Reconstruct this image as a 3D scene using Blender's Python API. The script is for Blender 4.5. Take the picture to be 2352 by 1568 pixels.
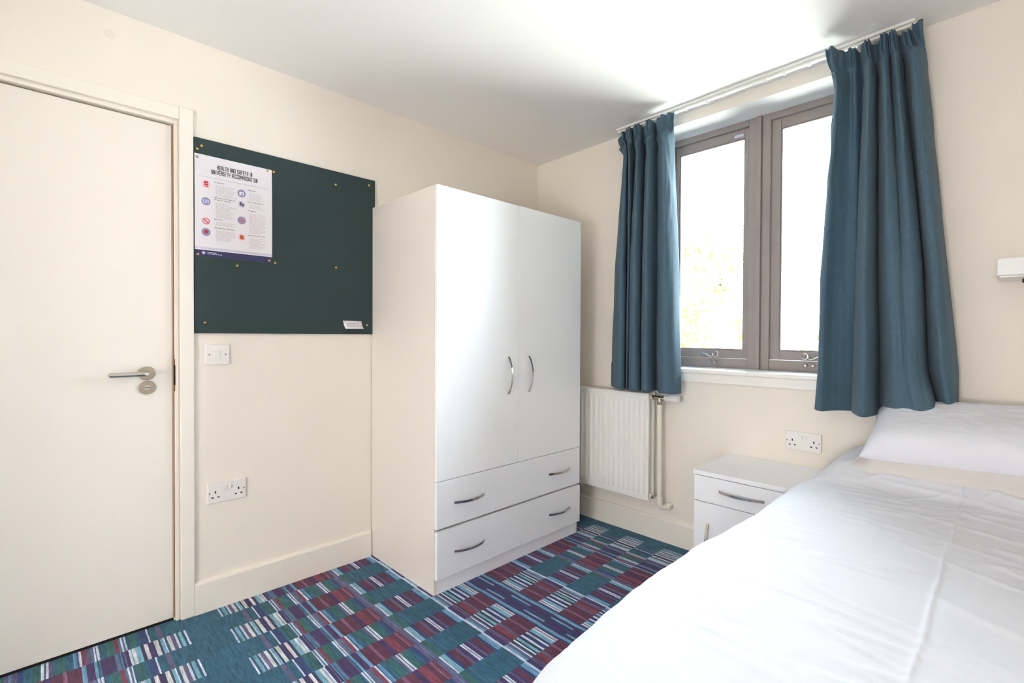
import bpy, bmesh, math, random
from mathutils import Vector, Matrix, noise

for o in list(bpy.data.objects):
    bpy.data.objects.remove(o, do_unlink=True)
S = bpy.context.scene
C = S.collection
rnd = random.Random(7)
PI = math.pi

# ------------------------------------------------------------------ camera, world, light, exposure
cam_d = bpy.data.cameras.new('camera')
cam = bpy.data.objects.new('camera', cam_d)
C.objects.link(cam)
cam_d.sensor_fit = 'HORIZONTAL'
cam_d.sensor_width = 36.0
cam_d.lens = 1112.3 * 36.0 / 2352.0
cam_d.clip_start = 0.02
RX = Vector((0.697415842, 0.716652137, 0.00456703))
UX = Vector((-0.01210345, 0.0054064, 0.99991213))
FX = Vector((-0.71656448, 0.69740984, -0.01244448))
cam.matrix_world = Matrix(((RX.x, UX.x, -FX.x, 2.33867), (RX.y, UX.y, -FX.y, -2.52524),
                           (RX.z, UX.z, -FX.z, 1.16), (0, 0, 0, 1)))
S.camera = cam

W = bpy.data.worlds.new('sky')
S.world = W
W.use_nodes = True
bg = W.node_tree.nodes['Background']
bg.inputs[0].default_value = (0.78, 0.90, 1.0, 1)
bg.inputs[1].default_value = 46.0

sun_d = bpy.data.lights.new('sun', 'SUN'); sun_d.energy = 330.0; sun_d.color = (1.0, 0.975, 0.94); sun_d.angle = math.radians(0.6)
sun = bpy.data.objects.new('sun', sun_d); C.objects.link(sun)
sun.rotation_euler = Vector((-0.554, -0.150, -0.819)).to_track_quat('-Z', 'Y').to_euler()

def area(name, loc, rot, sx, sy, power, color, portal=False):
    d = bpy.data.lights.new(name, 'AREA')
    d.shape = 'RECTANGLE'; d.size = sx; d.size_y = sy; d.energy = power; d.color = color
    if portal: d.cycles.is_portal = True
    o = bpy.data.objects.new(name, d); C.objects.link(o)
    o.location = loc; o.rotation_euler = rot
    return o
# sky portal in the window opening (guides sampling only)
area('window_portal', (1.41, 0.30, 1.65), (PI / 2, 0, PI), 1.10, 1.36, 1.0, (1, 1, 1), True)

S.view_settings.view_transform = 'Standard'
S.view_settings.look = 'None'
S.view_settings.exposure = 0.10
S.view_settings.gamma = 1.0
S.view_settings.use_curve_mapping = False
S.cycles.max_bounces = 14
S.cycles.diffuse_bounces = 8
S.cycles.transparent_max_bounces = 16
S.cycles.use_denoising = True
S.cycles.sample_clamp_indirect = 20.0
S.cycles.caustics_reflective = False
S.cycles.caustics_refractive = False
LAMP_POWER = 2.0
BACK_FILL_POWER = 26.0  # strength of the fill panels added behind the camera
SIDE_FILL_POWER = 1.5
BACK_FILL_COLOR = (0.99, 0.98, 0.99, 1)
SIDE_FILL_COLOR = (0.99, 0.98, 0.99, 1)

# ------------------------------------------------------------------ materials
def lin(c):
    c = c / 255.0
    return c / 12.92 if c <= 0.04045 else ((c + 0.055) / 1.055) ** 2.4
def rgb(r, g, b):
    return (lin(r), lin(g), lin(b), 1.0)

def mat(name, col, rough=0.5, metal=0.0, bump=None, vary=0.0, vscale=8.0, coat=0.0, spec=0.5, emis=None, sheen=0.0, coat_rough=0.05):
    m = bpy.data.materials.new(name); m.use_nodes = True
    nt = m.node_tree; b = nt.nodes['Principled BSDF']
    b.inputs['Base Color'].default_value = col
    b.inputs['Roughness'].default_value = rough
    b.inputs['Metallic'].default_value = metal
    b.inputs['Specular IOR Level'].default_value = spec
    b.inputs['Coat Weight'].default_value = coat
    b.inputs['Coat Roughness'].default_value = coat_rough
    b.inputs['Sheen Weight'].default_value = sheen
    tc = nt.nodes.new('ShaderNodeTexCoord')
    if vary > 0:
        n = nt.nodes.new('ShaderNodeTexNoise'); n.inputs['Scale'].default_value = vscale; n.inputs['Detail'].default_value = 4
        nt.links.new(tc.outputs['Object'], n.inputs['Vector'])
        mx = nt.nodes.new('ShaderNodeMix'); mx.data_type = 'RGBA'; mx.blend_type = 'MULTIPLY'
        mx.inputs[0].default_value = 1.0
        mx.inputs[6].default_value = col
        cr = nt.nodes.new('ShaderNodeMapRange')
        cr.inputs[1].default_value = 0.3; cr.inputs[2].default_value = 0.7
        cr.inputs[3].default_value = 1.0 - vary; cr.inputs[4].default_value = 1.0
        nt.links.new(n.outputs['Fac'], cr.inputs[0])
        nt.links.new(cr.outputs[0], mx.inputs[7])
        nt.links.new(mx.outputs[2], b.inputs['Base Color'])
    if bump:
        sc, st, dist = bump
        n2 = nt.nodes.new('ShaderNodeTexNoise'); n2.inputs['Scale'].default_value = sc; n2.inputs['Detail'].default_value = 3
        nt.links.new(tc.outputs['Object'], n2.inputs['Vector'])
        bp = nt.nodes.new('ShaderNodeBump'); bp.inputs['Strength'].default_value = st; bp.inputs['Distance'].default_value = dist
        nt.links.new(n2.outputs['Fac'], bp.inputs['Height'])
        nt.links.new(bp.outputs[0], b.inputs['Normal'])
    if emis:
        b.inputs['Emission Color'].default_value = emis[0]
        b.inputs['Emission Strength'].default_value = emis[1]
    return m

M = {}
M['wall'] = mat('cream_wall_paint', rgb(238, 231, 221), 0.75, bump=(180, 0.08, 0.001), vary=0.015, vscale=1.2, spec=0.3)
M['ceiling'] = mat('white_ceiling_paint', rgb(240, 238, 236), 0.85, bump=(120, 0.06, 0.001), spec=0.2)
M['trim'] = mat('cream_gloss_paint', rgb(239, 233, 223), 0.32, bump=(60, 0.05, 0.0008), vary=0.02, vscale=5)
M['door'] = mat('cream_door_paint', rgb(237, 230, 221), 0.42, bump=(90, 0.04, 0.0006), vary=0.015, vscale=2)
M['sill'] = mat('white_sill_paint', rgb(240, 238, 233), 0.35)
M['seal'] = mat('brown_door_seal', rgb(140, 96, 56), 0.7)
M['patch'] = mat('wall_filler_paint', rgb(232, 224, 214), 0.8)
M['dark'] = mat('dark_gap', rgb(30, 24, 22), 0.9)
M['steel'] = mat('brushed_steel', rgb(190, 180, 162), 0.32, metal=1.0, bump=(400, 0.05, 0.0003))
M['steel_polished'] = mat('polished_steel', rgb(205, 200, 192), 0.18, metal=1.0)
M['brass'] = mat('brass_pin', rgb(214, 178, 96), 0.28, metal=1.0)
M['silverpin'] = mat('grey_pin', rgb(170, 165, 158), 0.3, metal=1.0)
M['plastic'] = mat('white_plastic', rgb(236, 232, 230), 0.3)
M['slot'] = mat('socket_slot', rgb(25, 22, 22), 0.6)
M['screw'] = mat('screw_steel', rgb(130, 125, 120), 0.4, metal=0.8)
M['carcass'] = mat('wardrobe_laminate', rgb(230, 222, 214), 0.45)
M['gloss'] = mat('gloss_white_door', rgb(247, 248, 250), 0.5, coat=0.7, coat_rough=0.03, spec=0.08)
M['drawer'] = mat('drawer_white', rgb(243, 244, 248), 0.30)
M['radiator'] = mat('radiator_enamel', rgb(236, 235, 231), 0.35)
M['pipe'] = mat('painted_pipe', rgb(233, 229, 214), 0.35)
M['chrome'] = mat('valve_chrome', rgb(185, 172, 155), 0.25, metal=1.0)
M['frame'] = mat('taupe_window_paint', rgb(154, 142, 138), 0.38, bump=(70, 0.08, 0.0008), vary=0.08, vscale=9)
M['hardware'] = mat('window_hardware', rgb(210, 205, 205), 0.25, metal=1.0)
M['track'] = mat('white_track', rgb(238, 236, 230), 0.4)
M['paper'] = mat('poster_paper', rgb(228, 224, 230), 0.45)
M['ink'] = mat('black_ink', rgb(38, 36, 48), 0.6)
M['greyink'] = mat('grey_small_print', rgb(176, 172, 176), 0.6)
M['headink'] = mat('grey_heading_print', rgb(128, 124, 132), 0.6)
M['navy'] = mat('navy_ink', rgb(46, 48, 92), 0.5)
M['lilac'] = mat('lilac_ink', rgb(146, 144, 186), 0.5)
M['lilacpale'] = mat('pale_lilac_ink', rgb(205, 202, 222), 0.5)
M['red'] = mat('red_ink', rgb(190, 44, 62), 0.5)
M['orange'] = mat('orange_ink', rgb(206, 104, 66), 0.5)
M['pinkink'] = mat('pink_ink', rgb(232, 196, 202), 0.5)
M['whiteink'] = mat('white_ink', rgb(235, 235, 245), 0.5)
M['greybox'] = mat('grey_icon_ink', rgb(90, 92, 92), 0.5)
M['black'] = mat('black_plastic', rgb(16, 16, 18), 0.4)
M['lampbody'] = mat('lamp_housing', rgb(232, 232, 232), 0.4)
M['mattress'] = mat('mattress_ticking', rgb(225, 225, 230), 0.8)
M['divan'] = mat('divan_fabric', rgb(120, 122, 130), 0.9)
M['grass'] = mat('pale_paving', rgb(205, 203, 192), 0.9, vary=0.3, vscale=3)
M['trunk'] = mat('bark', rgb(120, 104, 84), 0.9, vary=0.3, vscale=6)

def fabric(name, col, weave=900.0, strength=0.25, dist=0.0006, contrast=0.12, transl=0.0, sheen=0.0, rough=0.85, trcol=None):
    """woven cloth: two crossed stretched noises vary colour and relief"""
    m = bpy.data.materials.new(name); m.use_nodes = True
    nt = m.node_tree; b = nt.nodes['Principled BSDF']; out = nt.nodes['Material Output']
    tc = nt.nodes.new('ShaderNodeTexCoord')
    outs = []
    for k in range(2):
        mp = nt.nodes.new('ShaderNodeMapping')
        mp.inputs['Scale'].default_value = (weave * 0.06, weave * 0.06, weave) if k == 0 else (weave, weave, weave * 0.05)
        n = nt.nodes.new('ShaderNodeTexNoise'); n.inputs['Scale'].default_value = 1.0; n.inputs['Detail'].default_value = 3
        nt.links.new(tc.outputs['Object'], mp.inputs['Vector']); nt.links.new(mp.outputs[0], n.inputs['Vector'])
        outs.append(n.outputs['Fac'])
    ad = nt.nodes.new('ShaderNodeMath'); ad.operation = 'ADD'
    nt.links.new(outs[0], ad.inputs[0]); nt.links.new(outs[1], ad.inputs[1])
    mr = nt.nodes.new('ShaderNodeMapRange')
    mr.inputs[1].default_value = 0.7; mr.inputs[2].default_value = 1.3
    mr.inputs[3].default_value = 1 - contrast; mr.inputs[4].default_value = 1 + contrast
    nt.links.new(ad.outputs[0], mr.inputs[0])
    mx = nt.nodes.new('ShaderNodeMix'); mx.data_type = 'RGBA'; mx.blend_type = 'MULTIPLY'
    mx.inputs[0].default_value = 1.0; mx.inputs[6].default_value = col
    nt.links.new(mr.outputs[0], mx.inputs[7])
    nt.links.new(mx.outputs[2], b.inputs['Base Color'])
    b.inputs['Roughness'].default_value = rough
    b.inputs['Sheen Weight'].default_value = sheen
    b.inputs['Specular IOR Level'].default_value = 0.25
    bp = nt.nodes.new('ShaderNodeBump'); bp.inputs['Strength'].default_value = strength; bp.inputs['Distance'].default_value = dist
    nt.links.new(ad.outputs[0], bp.inputs['Height']); nt.links.new(bp.outputs[0], b.inputs['Normal'])
    if transl > 0:
        t = nt.nodes.new('ShaderNodeBsdfTranslucent')
        t.inputs[0].default_value = trcol or col
        ms = nt.nodes.new('ShaderNodeMixShader'); ms.inputs[0].default_value = transl
        nt.links.new(b.outputs[0], ms.inputs[1]); nt.links.new(t.outputs[0], ms.inputs[2])
        nt.links.new(ms.outputs[0], out.inputs['Surface'])
    return m
M['curtain'] = fabric('teal_curtain_cloth', rgb(78, 103, 120), weave=520, contrast=0.16, strength=0.3, transl=0.10, trcol=rgb(96, 150, 165), sheen=0.1)
M['board'] = fabric('dark_green_felt', rgb(53, 68, 68), weave=700, contrast=0.10, strength=0.3)
M['linen'] = fabric('white_cotton', rgb(222, 224, 233), weave=900, contrast=0.01, strength=0.08, dist=0.0003, transl=0.0, rough=0.8)
M['linen_shade'] = fabric('white_cotton_shade', rgb(216, 211, 210), weave=900, contrast=0.01, strength=0.08, dist=0.0003, rough=0.8)  # darker, warmer copy of the linen: shade put into the colour

def leaf_mat(name, col):
    m = bpy.data.materials.new(name); m.use_nodes = True
    nt = m.node_tree; b = nt.nodes['Principled BSDF']; out = nt.nodes['Material Output']
    b.inputs['Base Color'].default_value = col; b.inputs['Roughness'].default_value = 0.6
    t = nt.nodes.new('ShaderNodeBsdfTranslucent'); t.inputs[0].default_value = (min(1, col[0] * 1.5), min(1, col[1] * 1.5), col[2], 1)
    ms = nt.nodes.new('ShaderNodeMixShader'); ms.inputs[0].default_value = 0.4
    nt.links.new(b.outputs[0], ms.inputs[1]); nt.links.new(t.outputs[0], ms.inputs[2]); nt.links.new(ms.outputs[0], out.inputs['Surface'])
    return m
M['leafA'] = leaf_mat('yellow_green_leaves', (0.050, 0.056, 0.012, 1))
M['leafB'] = leaf_mat('grey_green_leaves', (0.034, 0.044, 0.036, 1))

def glass_mat():
    m = bpy.data.materials.new('window_glass'); m.use_nodes = True
    nt = m.node_tree; nt.nodes.clear()
    out = nt.nodes.new('ShaderNodeOutputMaterial')
    g = nt.nodes.new('ShaderNodeBsdfGlossy'); g.inputs['Roughness'].default_value = 0.01
    t = nt.nodes.new('ShaderNodeBsdfTransparent'); t.inputs[0].default_value = (0.97, 0.985, 0.975, 1)
    f = nt.nodes.new('ShaderNodeFresnel'); f.inputs[0].default_value = 1.45
    ms = nt.nodes.new('ShaderNodeMixShader')
    nt.links.new(f.outputs[0], ms.inputs[0]); nt.links.new(t.outputs[0], ms.inputs[1]); nt.links.new(g.outputs[0], ms.inputs[2])
    nt.links.new(ms.outputs[0], out.inputs['Surface'])
    return m
M['glass'] = glass_mat()
M['lampglow'] = mat('lamp_diffuser', rgb(255, 240, 215), 0.5, emis=((1.0, 0.88, 0.74, 1), LAMP_POWER))

M['fillglow'] = mat('fill_panel_glow', rgb(255, 240, 220), 0.5, emis=(BACK_FILL_COLOR, BACK_FILL_POWER))  # emission of the added fill panels
M['fillglow_side'] = mat('side_fill_panel_glow', rgb(255, 240, 220), 0.5, emis=(SIDE_FILL_COLOR, SIDE_FILL_POWER))

def carpet_mat():
    m = bpy.data.materials.new('patterned_carpet'); m.use_nodes = True
    nt = m.node_tree; b = nt.nodes['Principled BSDF']
    at = nt.nodes.new('ShaderNodeAttribute'); at.attribute_name = 'pattern'
    tc = nt.nodes.new('ShaderNodeTexCoord')
    mp = nt.nodes.new('ShaderNodeMapping'); mp.inputs['Scale'].default_value = (330, 520, 330)
    n = nt.nodes.new('ShaderNodeTexNoise'); n.inputs['Scale'].default_value = 1.0; n.inputs['Detail'].default_value = 3; n.inputs['Roughness'].default_value = 0.65
    nt.links.new(tc.outputs['Object'], mp.inputs[0]); nt.links.new(mp.outputs[0], n.inputs['Vector'])
    mp2 = nt.nodes.new('ShaderNodeMapping'); mp2.inputs['Scale'].default_value = (18, 120, 18)
    n2 = nt.nodes.new('ShaderNodeTexNoise'); n2.inputs['Scale'].default_value = 1.0; n2.inputs['Detail'].default_value = 3
    nt.links.new(tc.outputs['Object'], mp2.inputs[0]); nt.links.new(mp2.outputs[0], n2.inputs['Vector'])
    ad = nt.nodes.new('ShaderNodeMath'); ad.operation = 'MULTIPLY_ADD'; ad.inputs[1].default_value = 0.7
    nt.links.new(n2.outputs['Fac'], ad.inputs[0]); nt.links.new(n.outputs['Fac'], ad.inputs[2])
    mr = nt.nodes.new('ShaderNodeMapRange')
    mr.inputs[1].default_value = 0.55; mr.inputs[2].default_value = 1.15; mr.inputs[3].default_value = 0.28; mr.inputs[4].default_value = 1.75
    nt.links.new(ad.outputs[0], mr.inputs[0])
    mx = nt.nodes.new('ShaderNodeMix'); mx.data_type = 'RGBA'; mx.blend_type = 'MULTIPLY'; mx.inputs[0].default_value = 1.0
    nt.links.new(at.outputs['Color'], mx.inputs[6]); nt.links.new(mr.outputs[0], mx.inputs[7])
    nt.links.new(mx.outputs[2], b.inputs['Base Color'])
    b.inputs['Roughness'].default_value = 0.95; b.inputs['Specular IOR Level'].default_value = 0.1; b.inputs['Sheen Weight'].default_value = 0.15
    bp = nt.nodes.new('ShaderNodeBump'); bp.inputs['Strength'].default_value = 0.6; bp.inputs['Distance'].default_value = 0.003
    nt.links.new(n.outputs['Fac'], bp.inputs['Height']); nt.links.new(bp.outputs[0], b.inputs['Normal'])
    return m
M['carpet'] = carpet_mat()

# ------------------------------------------------------------------ helpers
def box(bm, x0, x1, y0, y1, z0, z1, bev=0.0, seg=2):
    vs = [bm.verts.new((x, y, z)) for x in (x0, x1) for y in (y0, y1) for z in (z0, z1)]
    f = [(0, 1, 3, 2), (4, 6, 7, 5), (0, 4, 5, 1), (2, 3, 7, 6), (0, 2, 6, 4), (1, 5, 7, 3)]
    fs = [bm.faces.new([vs[i] for i in q]) for q in f]
    if bev > 0:
        es = set(e for q in fs for e in q.edges)
        bmesh.ops.bevel(bm, geom=list(es), offset=bev, segments=seg, affect='EDGES', profile=0.5)

def cyl(bm, p0, p1, r0, r1=None, n=20, cap=True):
    r1 = r0 if r1 is None else r1
    p0, p1 = Vector(p0), Vector(p1); d = (p1 - p0).normalized()
    a = d.orthogonal().normalized(); b = d.cross(a)
    A = []; B = []
    for i in range(n):
        t = 2 * PI * i / n; v = a * math.cos(t) + b * math.sin(t)
        A.append(bm.verts.new(p0 + v * r0)); B.append(bm.verts.new(p1 + v * r1))
    for i in range(n):
        bm.faces.new((A[i], A[(i + 1) % n], B[(i + 1) % n], B[i]))
    if cap:
        bm.faces.new(A[::-1]); bm.faces.new(B)

def tube(bm, pts, rs, n=12, flat=None):
    """swept tube; flat=(ax, ay) squashes the section"""
    pts = [Vector(p) for p in pts]
    if not hasattr(rs, '__len__'): rs = [rs] * len(pts)
    rings = []; up = None
    for i, p in enumerate(pts):
        d = (pts[min(i + 1, len(pts) - 1)] - pts[max(i - 1, 0)]).normalized()
        if up is None: up = d.orthogonal().normalized()
        up = (up - d * up.dot(d)).normalized(); sd = d.cross(up)
        rings.append([bm.verts.new(p + (up * math.cos(2 * PI * k / n) + sd * math.sin(2 * PI * k / n)) * rs[i]) for k in range(n)])
    for i in range(len(rings) - 1):
        for k in range(n):
            bm.faces.new((rings[i][k], rings[i][(k + 1) % n], rings[i + 1][(k + 1) % n], rings[i + 1][k]))
    bm.faces.new(rings[0][::-1]); bm.faces.new(rings[-1])

def ribbon(bm, pts, wdir, w, t):
    """flat bar of width w (along wdir) and thickness t swept along pts"""
    pts = [Vector(p) for p in pts]; wd = Vector(wdir).normalized(); rings = []
    for i, p in enumerate(pts):
        d = (pts[min(i + 1, len(pts) - 1)] - pts[max(i - 1, 0)]).normalized()
        nn = d.cross(wd).normalized()
        rings.append([bm.verts.new(p + wd * a * w / 2 + nn * b * t / 2) for a, b in ((-1, -1), (1, -1), (1, 1), (-1, 1))])
    for i in range(len(rings) - 1):
        for k in range(4):
            bm.faces.new((rings[i][k], rings[i][(k + 1) % 4], rings[i + 1][(k + 1) % 4], rings[i + 1][k]))
    bm.faces.new(rings[0][::-1]); bm.faces.new(rings[-1])

def world_off(p):
    v = Vector((0, 0, 0))
    while p is not None:
        v = v + p.location; p = p.parent
    return v

def obj(name, bm, m, parent=None, smooth=False, local=False, recalc=True, origin=None):
    if recalc: bmesh.ops.recalc_face_normals(bm, faces=bm.faces)
    me = bpy.data.meshes.new(name)
    bm.to_mesh(me); bm.free()
    for mm in (m if isinstance(m, (list, tuple)) else [m]): me.materials.append(mm)
    if smooth:
        for p in me.polygons: p.use_smooth = True
        try: me.set_sharp_from_angle(angle=math.radians(38))
        except Exception: pass
    o = bpy.data.objects.new(name, me); C.objects.link(o)
    if parent is not None:
        if not local:
            me.transform(Matrix.Translation(-world_off(parent)))
        o.parent = parent
    else:
        if origin is None:
            xs = [v.co.x for v in me.vertices]; ys = [v.co.y for v in me.vertices]; zs = [v.co.z for v in me.vertices]
            origin = ((min(xs) + max(xs)) / 2, (min(ys) + max(ys)) / 2, min(zs))
        me.transform(Matrix.Translation(-Vector(origin))); o.location = origin
    return o

def struct(name, bm, m, parent=None, **k):
    o = obj(name, bm, m, parent, **k)
    if parent is None: o['kind'] = 'structure'
    return o

def empty(name, loc, rz=0.0):
    o = bpy.data.objects.new(name, None); C.objects.link(o)
    o.location = loc; o.rotation_euler = (0, 0, rz); o.empty_display_size = 0.05
    return o

def tag(o, label, cat, group=None):
    o['label'] = label; o['category'] = cat
    if group: o['group'] = group
    return o

def copy_tree(o, parent=None):
    c = o.copy(); C.objects.link(c)
    if parent is not None: c.parent = parent
    for ch in list(o.children): copy_tree(ch, c)
    return c

def B(): return bmesh.new()
def bx(name, m, parent, x0, x1, y0, y1, z0, z1, bev=0.0, **k):
    b = B(); box(b, x0, x1, y0, y1, z0, z1, bev); return obj(name, b, m, parent, **k)

def catmull(pts, sub):
    out = []
    n = len(pts)
    for i in range(n - 1):
        p0 = pts[max(i - 1, 0)]; p1 = pts[i]; p2 = pts[i + 1]; p3 = pts[min(i + 2, n - 1)]
        for k in range(sub):
            t = k / sub
            out.append(tuple(0.5 * ((2 * p1[j]) + (-p0[j] + p2[j]) * t + (2 * p0[j] - 5 * p1[j] + 4 * p2[j] - p3[j]) * t * t
                             + (-p0[j] + 3 * p1[j] - 3 * p2[j] + p3[j]) * t ** 3) for j in range(len(p1))))
    out.append(tuple(pts[-1]))
    return out

def smooth(a, b, x):
    t = max(0.0, min(1.0, (x - a) / (b - a))); return t * t * (3 - 2 * t)

# ------------------------------------------------------------------ room shell
XR, YB = 2.80, -4.80           # right wall, wall behind the camera
def ceil_z(x): return 2.357 + 0.016 * x
DY0, DY1, DZ = -3.015, -2.128, 2.012     # door opening
OX0, OX1, OZ0, OZ1, OD = 0.885, 1.93, 0.985, 2.322, 0.20   # window opening

# floor with the woven stripe pattern, one face per stripe
PAL = {'T': (44, 92, 118), 'D': (32, 62, 82), 'G': (50, 98, 100), 'L': (118, 166, 190), 'W': (204, 210, 230), 'C': (204, 204, 212),
       'U': (66, 50, 96), 'N': (48, 66, 114), 'M': (92, 50, 74), 'R': (122, 62, 80), 'P': (132, 90, 120), 'V': (96, 92, 126),
       'S': (86, 112, 142), 'B': (88, 126, 176), 'K': (104, 154, 190)}
OS = '''-2.062T -1.998W -1.992T -1.984L -1.973T -1.967W -1.960V -1.948C -1.937T -1.929W -1.925L -1.916D -1.910C -1.897D -1.892U -1.878C -1.867U
-1.862D -1.857L -1.841C -1.832L -1.828W -1.822U -1.811S -1.808U -1.802B -1.798T -1.794S -1.783U -1.744S -1.741T -1.735K -1.727U -1.706K -1.694M -1.657P
-1.646M -1.617U -1.597R -1.566M -1.547P -1.540R -1.531U -1.527V -1.515S -1.511V -1.505W -1.498L -1.478N -1.463M -1.436V -1.424U -1.408W -1.401S
-1.397W -1.391U -1.376V -1.368U -1.357M -1.335N -1.322K -1.300W -1.291N -1.283U -1.270P -1.266N -1.262V -1.254M -1.240R -1.216V -1.203M -1.162P
-1.151M -1.111N -1.102K -1.086U -1.071L -1.062N -1.045U -1.020N -1.012U -1.002K -0.986N -0.974C -0.965V -0.961W -0.953L -0.935N -0.924W -0.914N
-0.898W -0.887D -0.875L -0.862D -0.854W -0.846D -0.838V -0.832W -0.826V -0.820S -0.812K -0.802W -0.791@'''
ES = '''-2.062T -1.972G -1.968T -1.930V -1.915T -1.890W -1.885N -1.862T -1.850G -1.830T -1.822W -1.818S -1.812W -1.807S -1.800R -1.788G -1.760T -1.745W
-1.738T -1.735W -1.730S -1.722V -1.708R -1.697W -1.690T -1.686B -1.680K -1.675T -1.655G -1.632T -1.622V -1.612W -1.605T -1.601W -1.593G -1.570T
-1.550N -1.535V -1.520B -1.515V -1.505G -1.480T -1.460S -1.457T -1.402G -1.399T -1.299@'''
def parse(s):
    r = []
    for w in s.split(): r.append((float(w[:-1]), w[-1]))
    return [(r[i][0], r[i + 1][0], r[i][1]) for i in range(len(r) - 1)]
odd_a, even_a = parse(OS), parse(ES)
def mirror(seq): return sorted([(-2.09 - b, -2.09 - a, c) for a, b, c in seq])
odd = odd_a + mirror(even_a)        # one full period -2.062 .. -0.028
even = even_a + mirror(odd_a)
PER = 2.034
bm = B()
lay = bm.loops.layers.float_color.new('pattern')
n0 = -3
FX0, FX1, FY0, FY1 = -0.06, XR + 0.02, YB - 0.02, 0.02
for n in range(n0, 26):
    xa, xb = 0.098 + 0.117 * n, 0.098 + 0.117 * (n + 1)
    xa, xb = max(xa, FX0), min(xb, FX1)
    if xb <= xa: continue
    seq = odd if n % 2 else even
    for k in (-3, -2, -1, 0, 1):
        for a, b, c in seq:
            a2, b2 = max(a + k * PER, FY0), min(b + k * PER, FY1)
            if b2 - a2 < 1e-4: continue
            r_, g_, b_ = PAL[c]; j = 1 + rnd.uniform(-0.07, 0.07)
            col = (lin(r_) * j, lin(g_) * j, lin(b_) * j, 1)
            NS = 9; prev = None
            for q in range(NS + 1):
                x = xa + (xb - xa) * q / NS
                pts = [(x, yy + (0.0011 * noise.noise(Vector((x * 230, yy * 400, 0))) if FY0 < yy < FY1 else 0), 0) for yy in (a2, b2)]
                cur = [bm.verts.new(p) for p in pts]
                if prev:
                    f = bm.faces.new((prev[0], cur[0], cur[1], prev[1]))
                    for l in f.loops: l[lay] = col
                prev = cur
struct('floor', bm, M['carpet'], recalc=False, origin=(0, 0, 0))

bm = B()
vs = [(-0.3, YB - 0.1, ceil_z(-0.3)), (XR + 0.1, YB - 0.1, ceil_z(XR + 0.1)), (XR + 0.1, 0.02, ceil_z(XR + 0.1)), (-0.3, 0.02, ceil_z(-0.3))]
lo = [bm.verts.new(v) for v in vs]; hi = [bm.verts.new((v[0], v[1], v[2] + 0.1)) for v in vs]
bm.faces.new(lo); bm.faces.new(hi[::-1])
for i in range(4): bm.faces.new((lo[i], lo[(i + 1) % 4], hi[(i + 1) % 4], hi[i]))
struct('ceiling', bm, M['ceiling'])

bm = B()
WT = 2.46
box(bm, -0.12, 0, YB, DY0, -0.02, WT); box(bm, -0.12, 0, DY1, 0.0, -0.02, WT); box(bm, -0.12, 0, DY0, DY1, DZ, WT)
wall_l = struct('wall_left', bm, M['wall'])
b = B(); cyl(b, (-0.0005, -2.335, 2.27), (0.0006, -2.335, 2.27), 0.019, 0.017, 28); obj('filler_patch', b, M['patch'], wall_l)
bm = B()
box(bm, -0.12, OX0, 0, OD + 0.08, -0.02, WT); box(bm, OX1, XR + 0.1, 0, OD + 0.08, -0.02, WT)
box(bm, OX0, OX1, 0, OD + 0.08, -0.02, OZ0 - 0.02); box(bm, OX0, OX1, 0, OD + 0.08, OZ1, WT)
struct('wall_back', bm, M['wall'])
bm = B(); box(bm, XR, XR + 0.1, YB, 0, -0.02, WT); struct('wall_right', bm, M['wall'])
bm = B(); box(bm, -0.12, XR + 0.1, YB - 0.1, YB, -0.02, WT); struct('wall_front', bm, M['wall'])

bm = B(); box(bm, 0.0, 0.66, YB, -3.18, 0, WT - 0.09); struct('shade_block', bm, M['wall'])  # unseen block added to shade the left wall and door

def skirting(name, pts, h=0.132, t=0.016):
    """profile swept along a straight run: pts = (p0, p1, inward normal)"""
    p0, p1, nrm = [Vector(p) for p in pts]
    prof = [(0, 0), (t, 0), (t, h - 0.010), (t * 0.75, h - 0.002), (t * 0.4, h), (0, h)]
    b = B()
    A = [b.verts.new(p0 + nrm * a + Vector((0, 0, z))) for a, z in prof]
    Bv = [b.verts.new(p1 + nrm * a + Vector((0, 0, z))) for a, z in prof]
    n = len(prof)
    for i in range(n): b.faces.new((A[i], A[(i + 1) % n], Bv[(i + 1) % n], Bv[i]))
    b.faces.new(A[::-1]); b.faces.new(Bv)
    return struct(name, b, M['trim'])
skirting('baseboard_left', ((0, -2.076, 0), (0, -1.287, 0), (1, 0, 0)))
skirting('baseboard_back', ((0.0, 0, 0), (1.33, 0, 0), (0, -1, 0)))
skirting('baseboard_right', ((XR, YB, 0), (XR, -0.02, 0), (-1, 0, 0)))
skirting('baseboard_front', ((0.02, YB, 0), (XR - 0.02, YB, 0), (0, 1, 0)))

# ---- door frame (architrave, jambs) and door
b = B()
t = 0.016
box(b, 0.0, t, DY1 + 0.004, -2.076, 0.0, 2.068, 0.003)          # right architrave leg
box(b, 0.0, t, DY0 - 0.052, DY0 - 0.004, 0.0, 2.068, 0.003)
box(b, 0.0, t, DY0 - 0.004, DY1 + 0.004, 2.017, 2.068, 0.003)
struct('trim_1', b, M['trim'])
b = B()
box(b, -0.12, 0.004, -2.140, DY1 + 0.0005, 0.0, 2.0, 0.002)            # jamb, strike side
box(b, -0.12, 0.004, DY0 - 0.0005, DY0 + 0.014, 0.0, 2.0, 0.002)
box(b, -0.12, 0.004, DY0, DY1, 2.0, DZ, 0.002)
box(b, -0.12, -0.012, -2.1445, -2.140, 0, 2.0)                       # rebate behind the leaf edge
box(b, -0.16, -0.125, DY0 - 0.05, DY1 + 0.05, -0.02, 2.1)  # unseen panel added behind the door to stop light leaking in
trim2 = struct('trim_2', b, M['trim'])
bx('gap_shade_strip', M['dark'], trim2, -0.12, -0.0145, DY0 + 0.016, -2.1405, 0.0, 0.006)  # dark strip that paints the shade under the door
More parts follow.
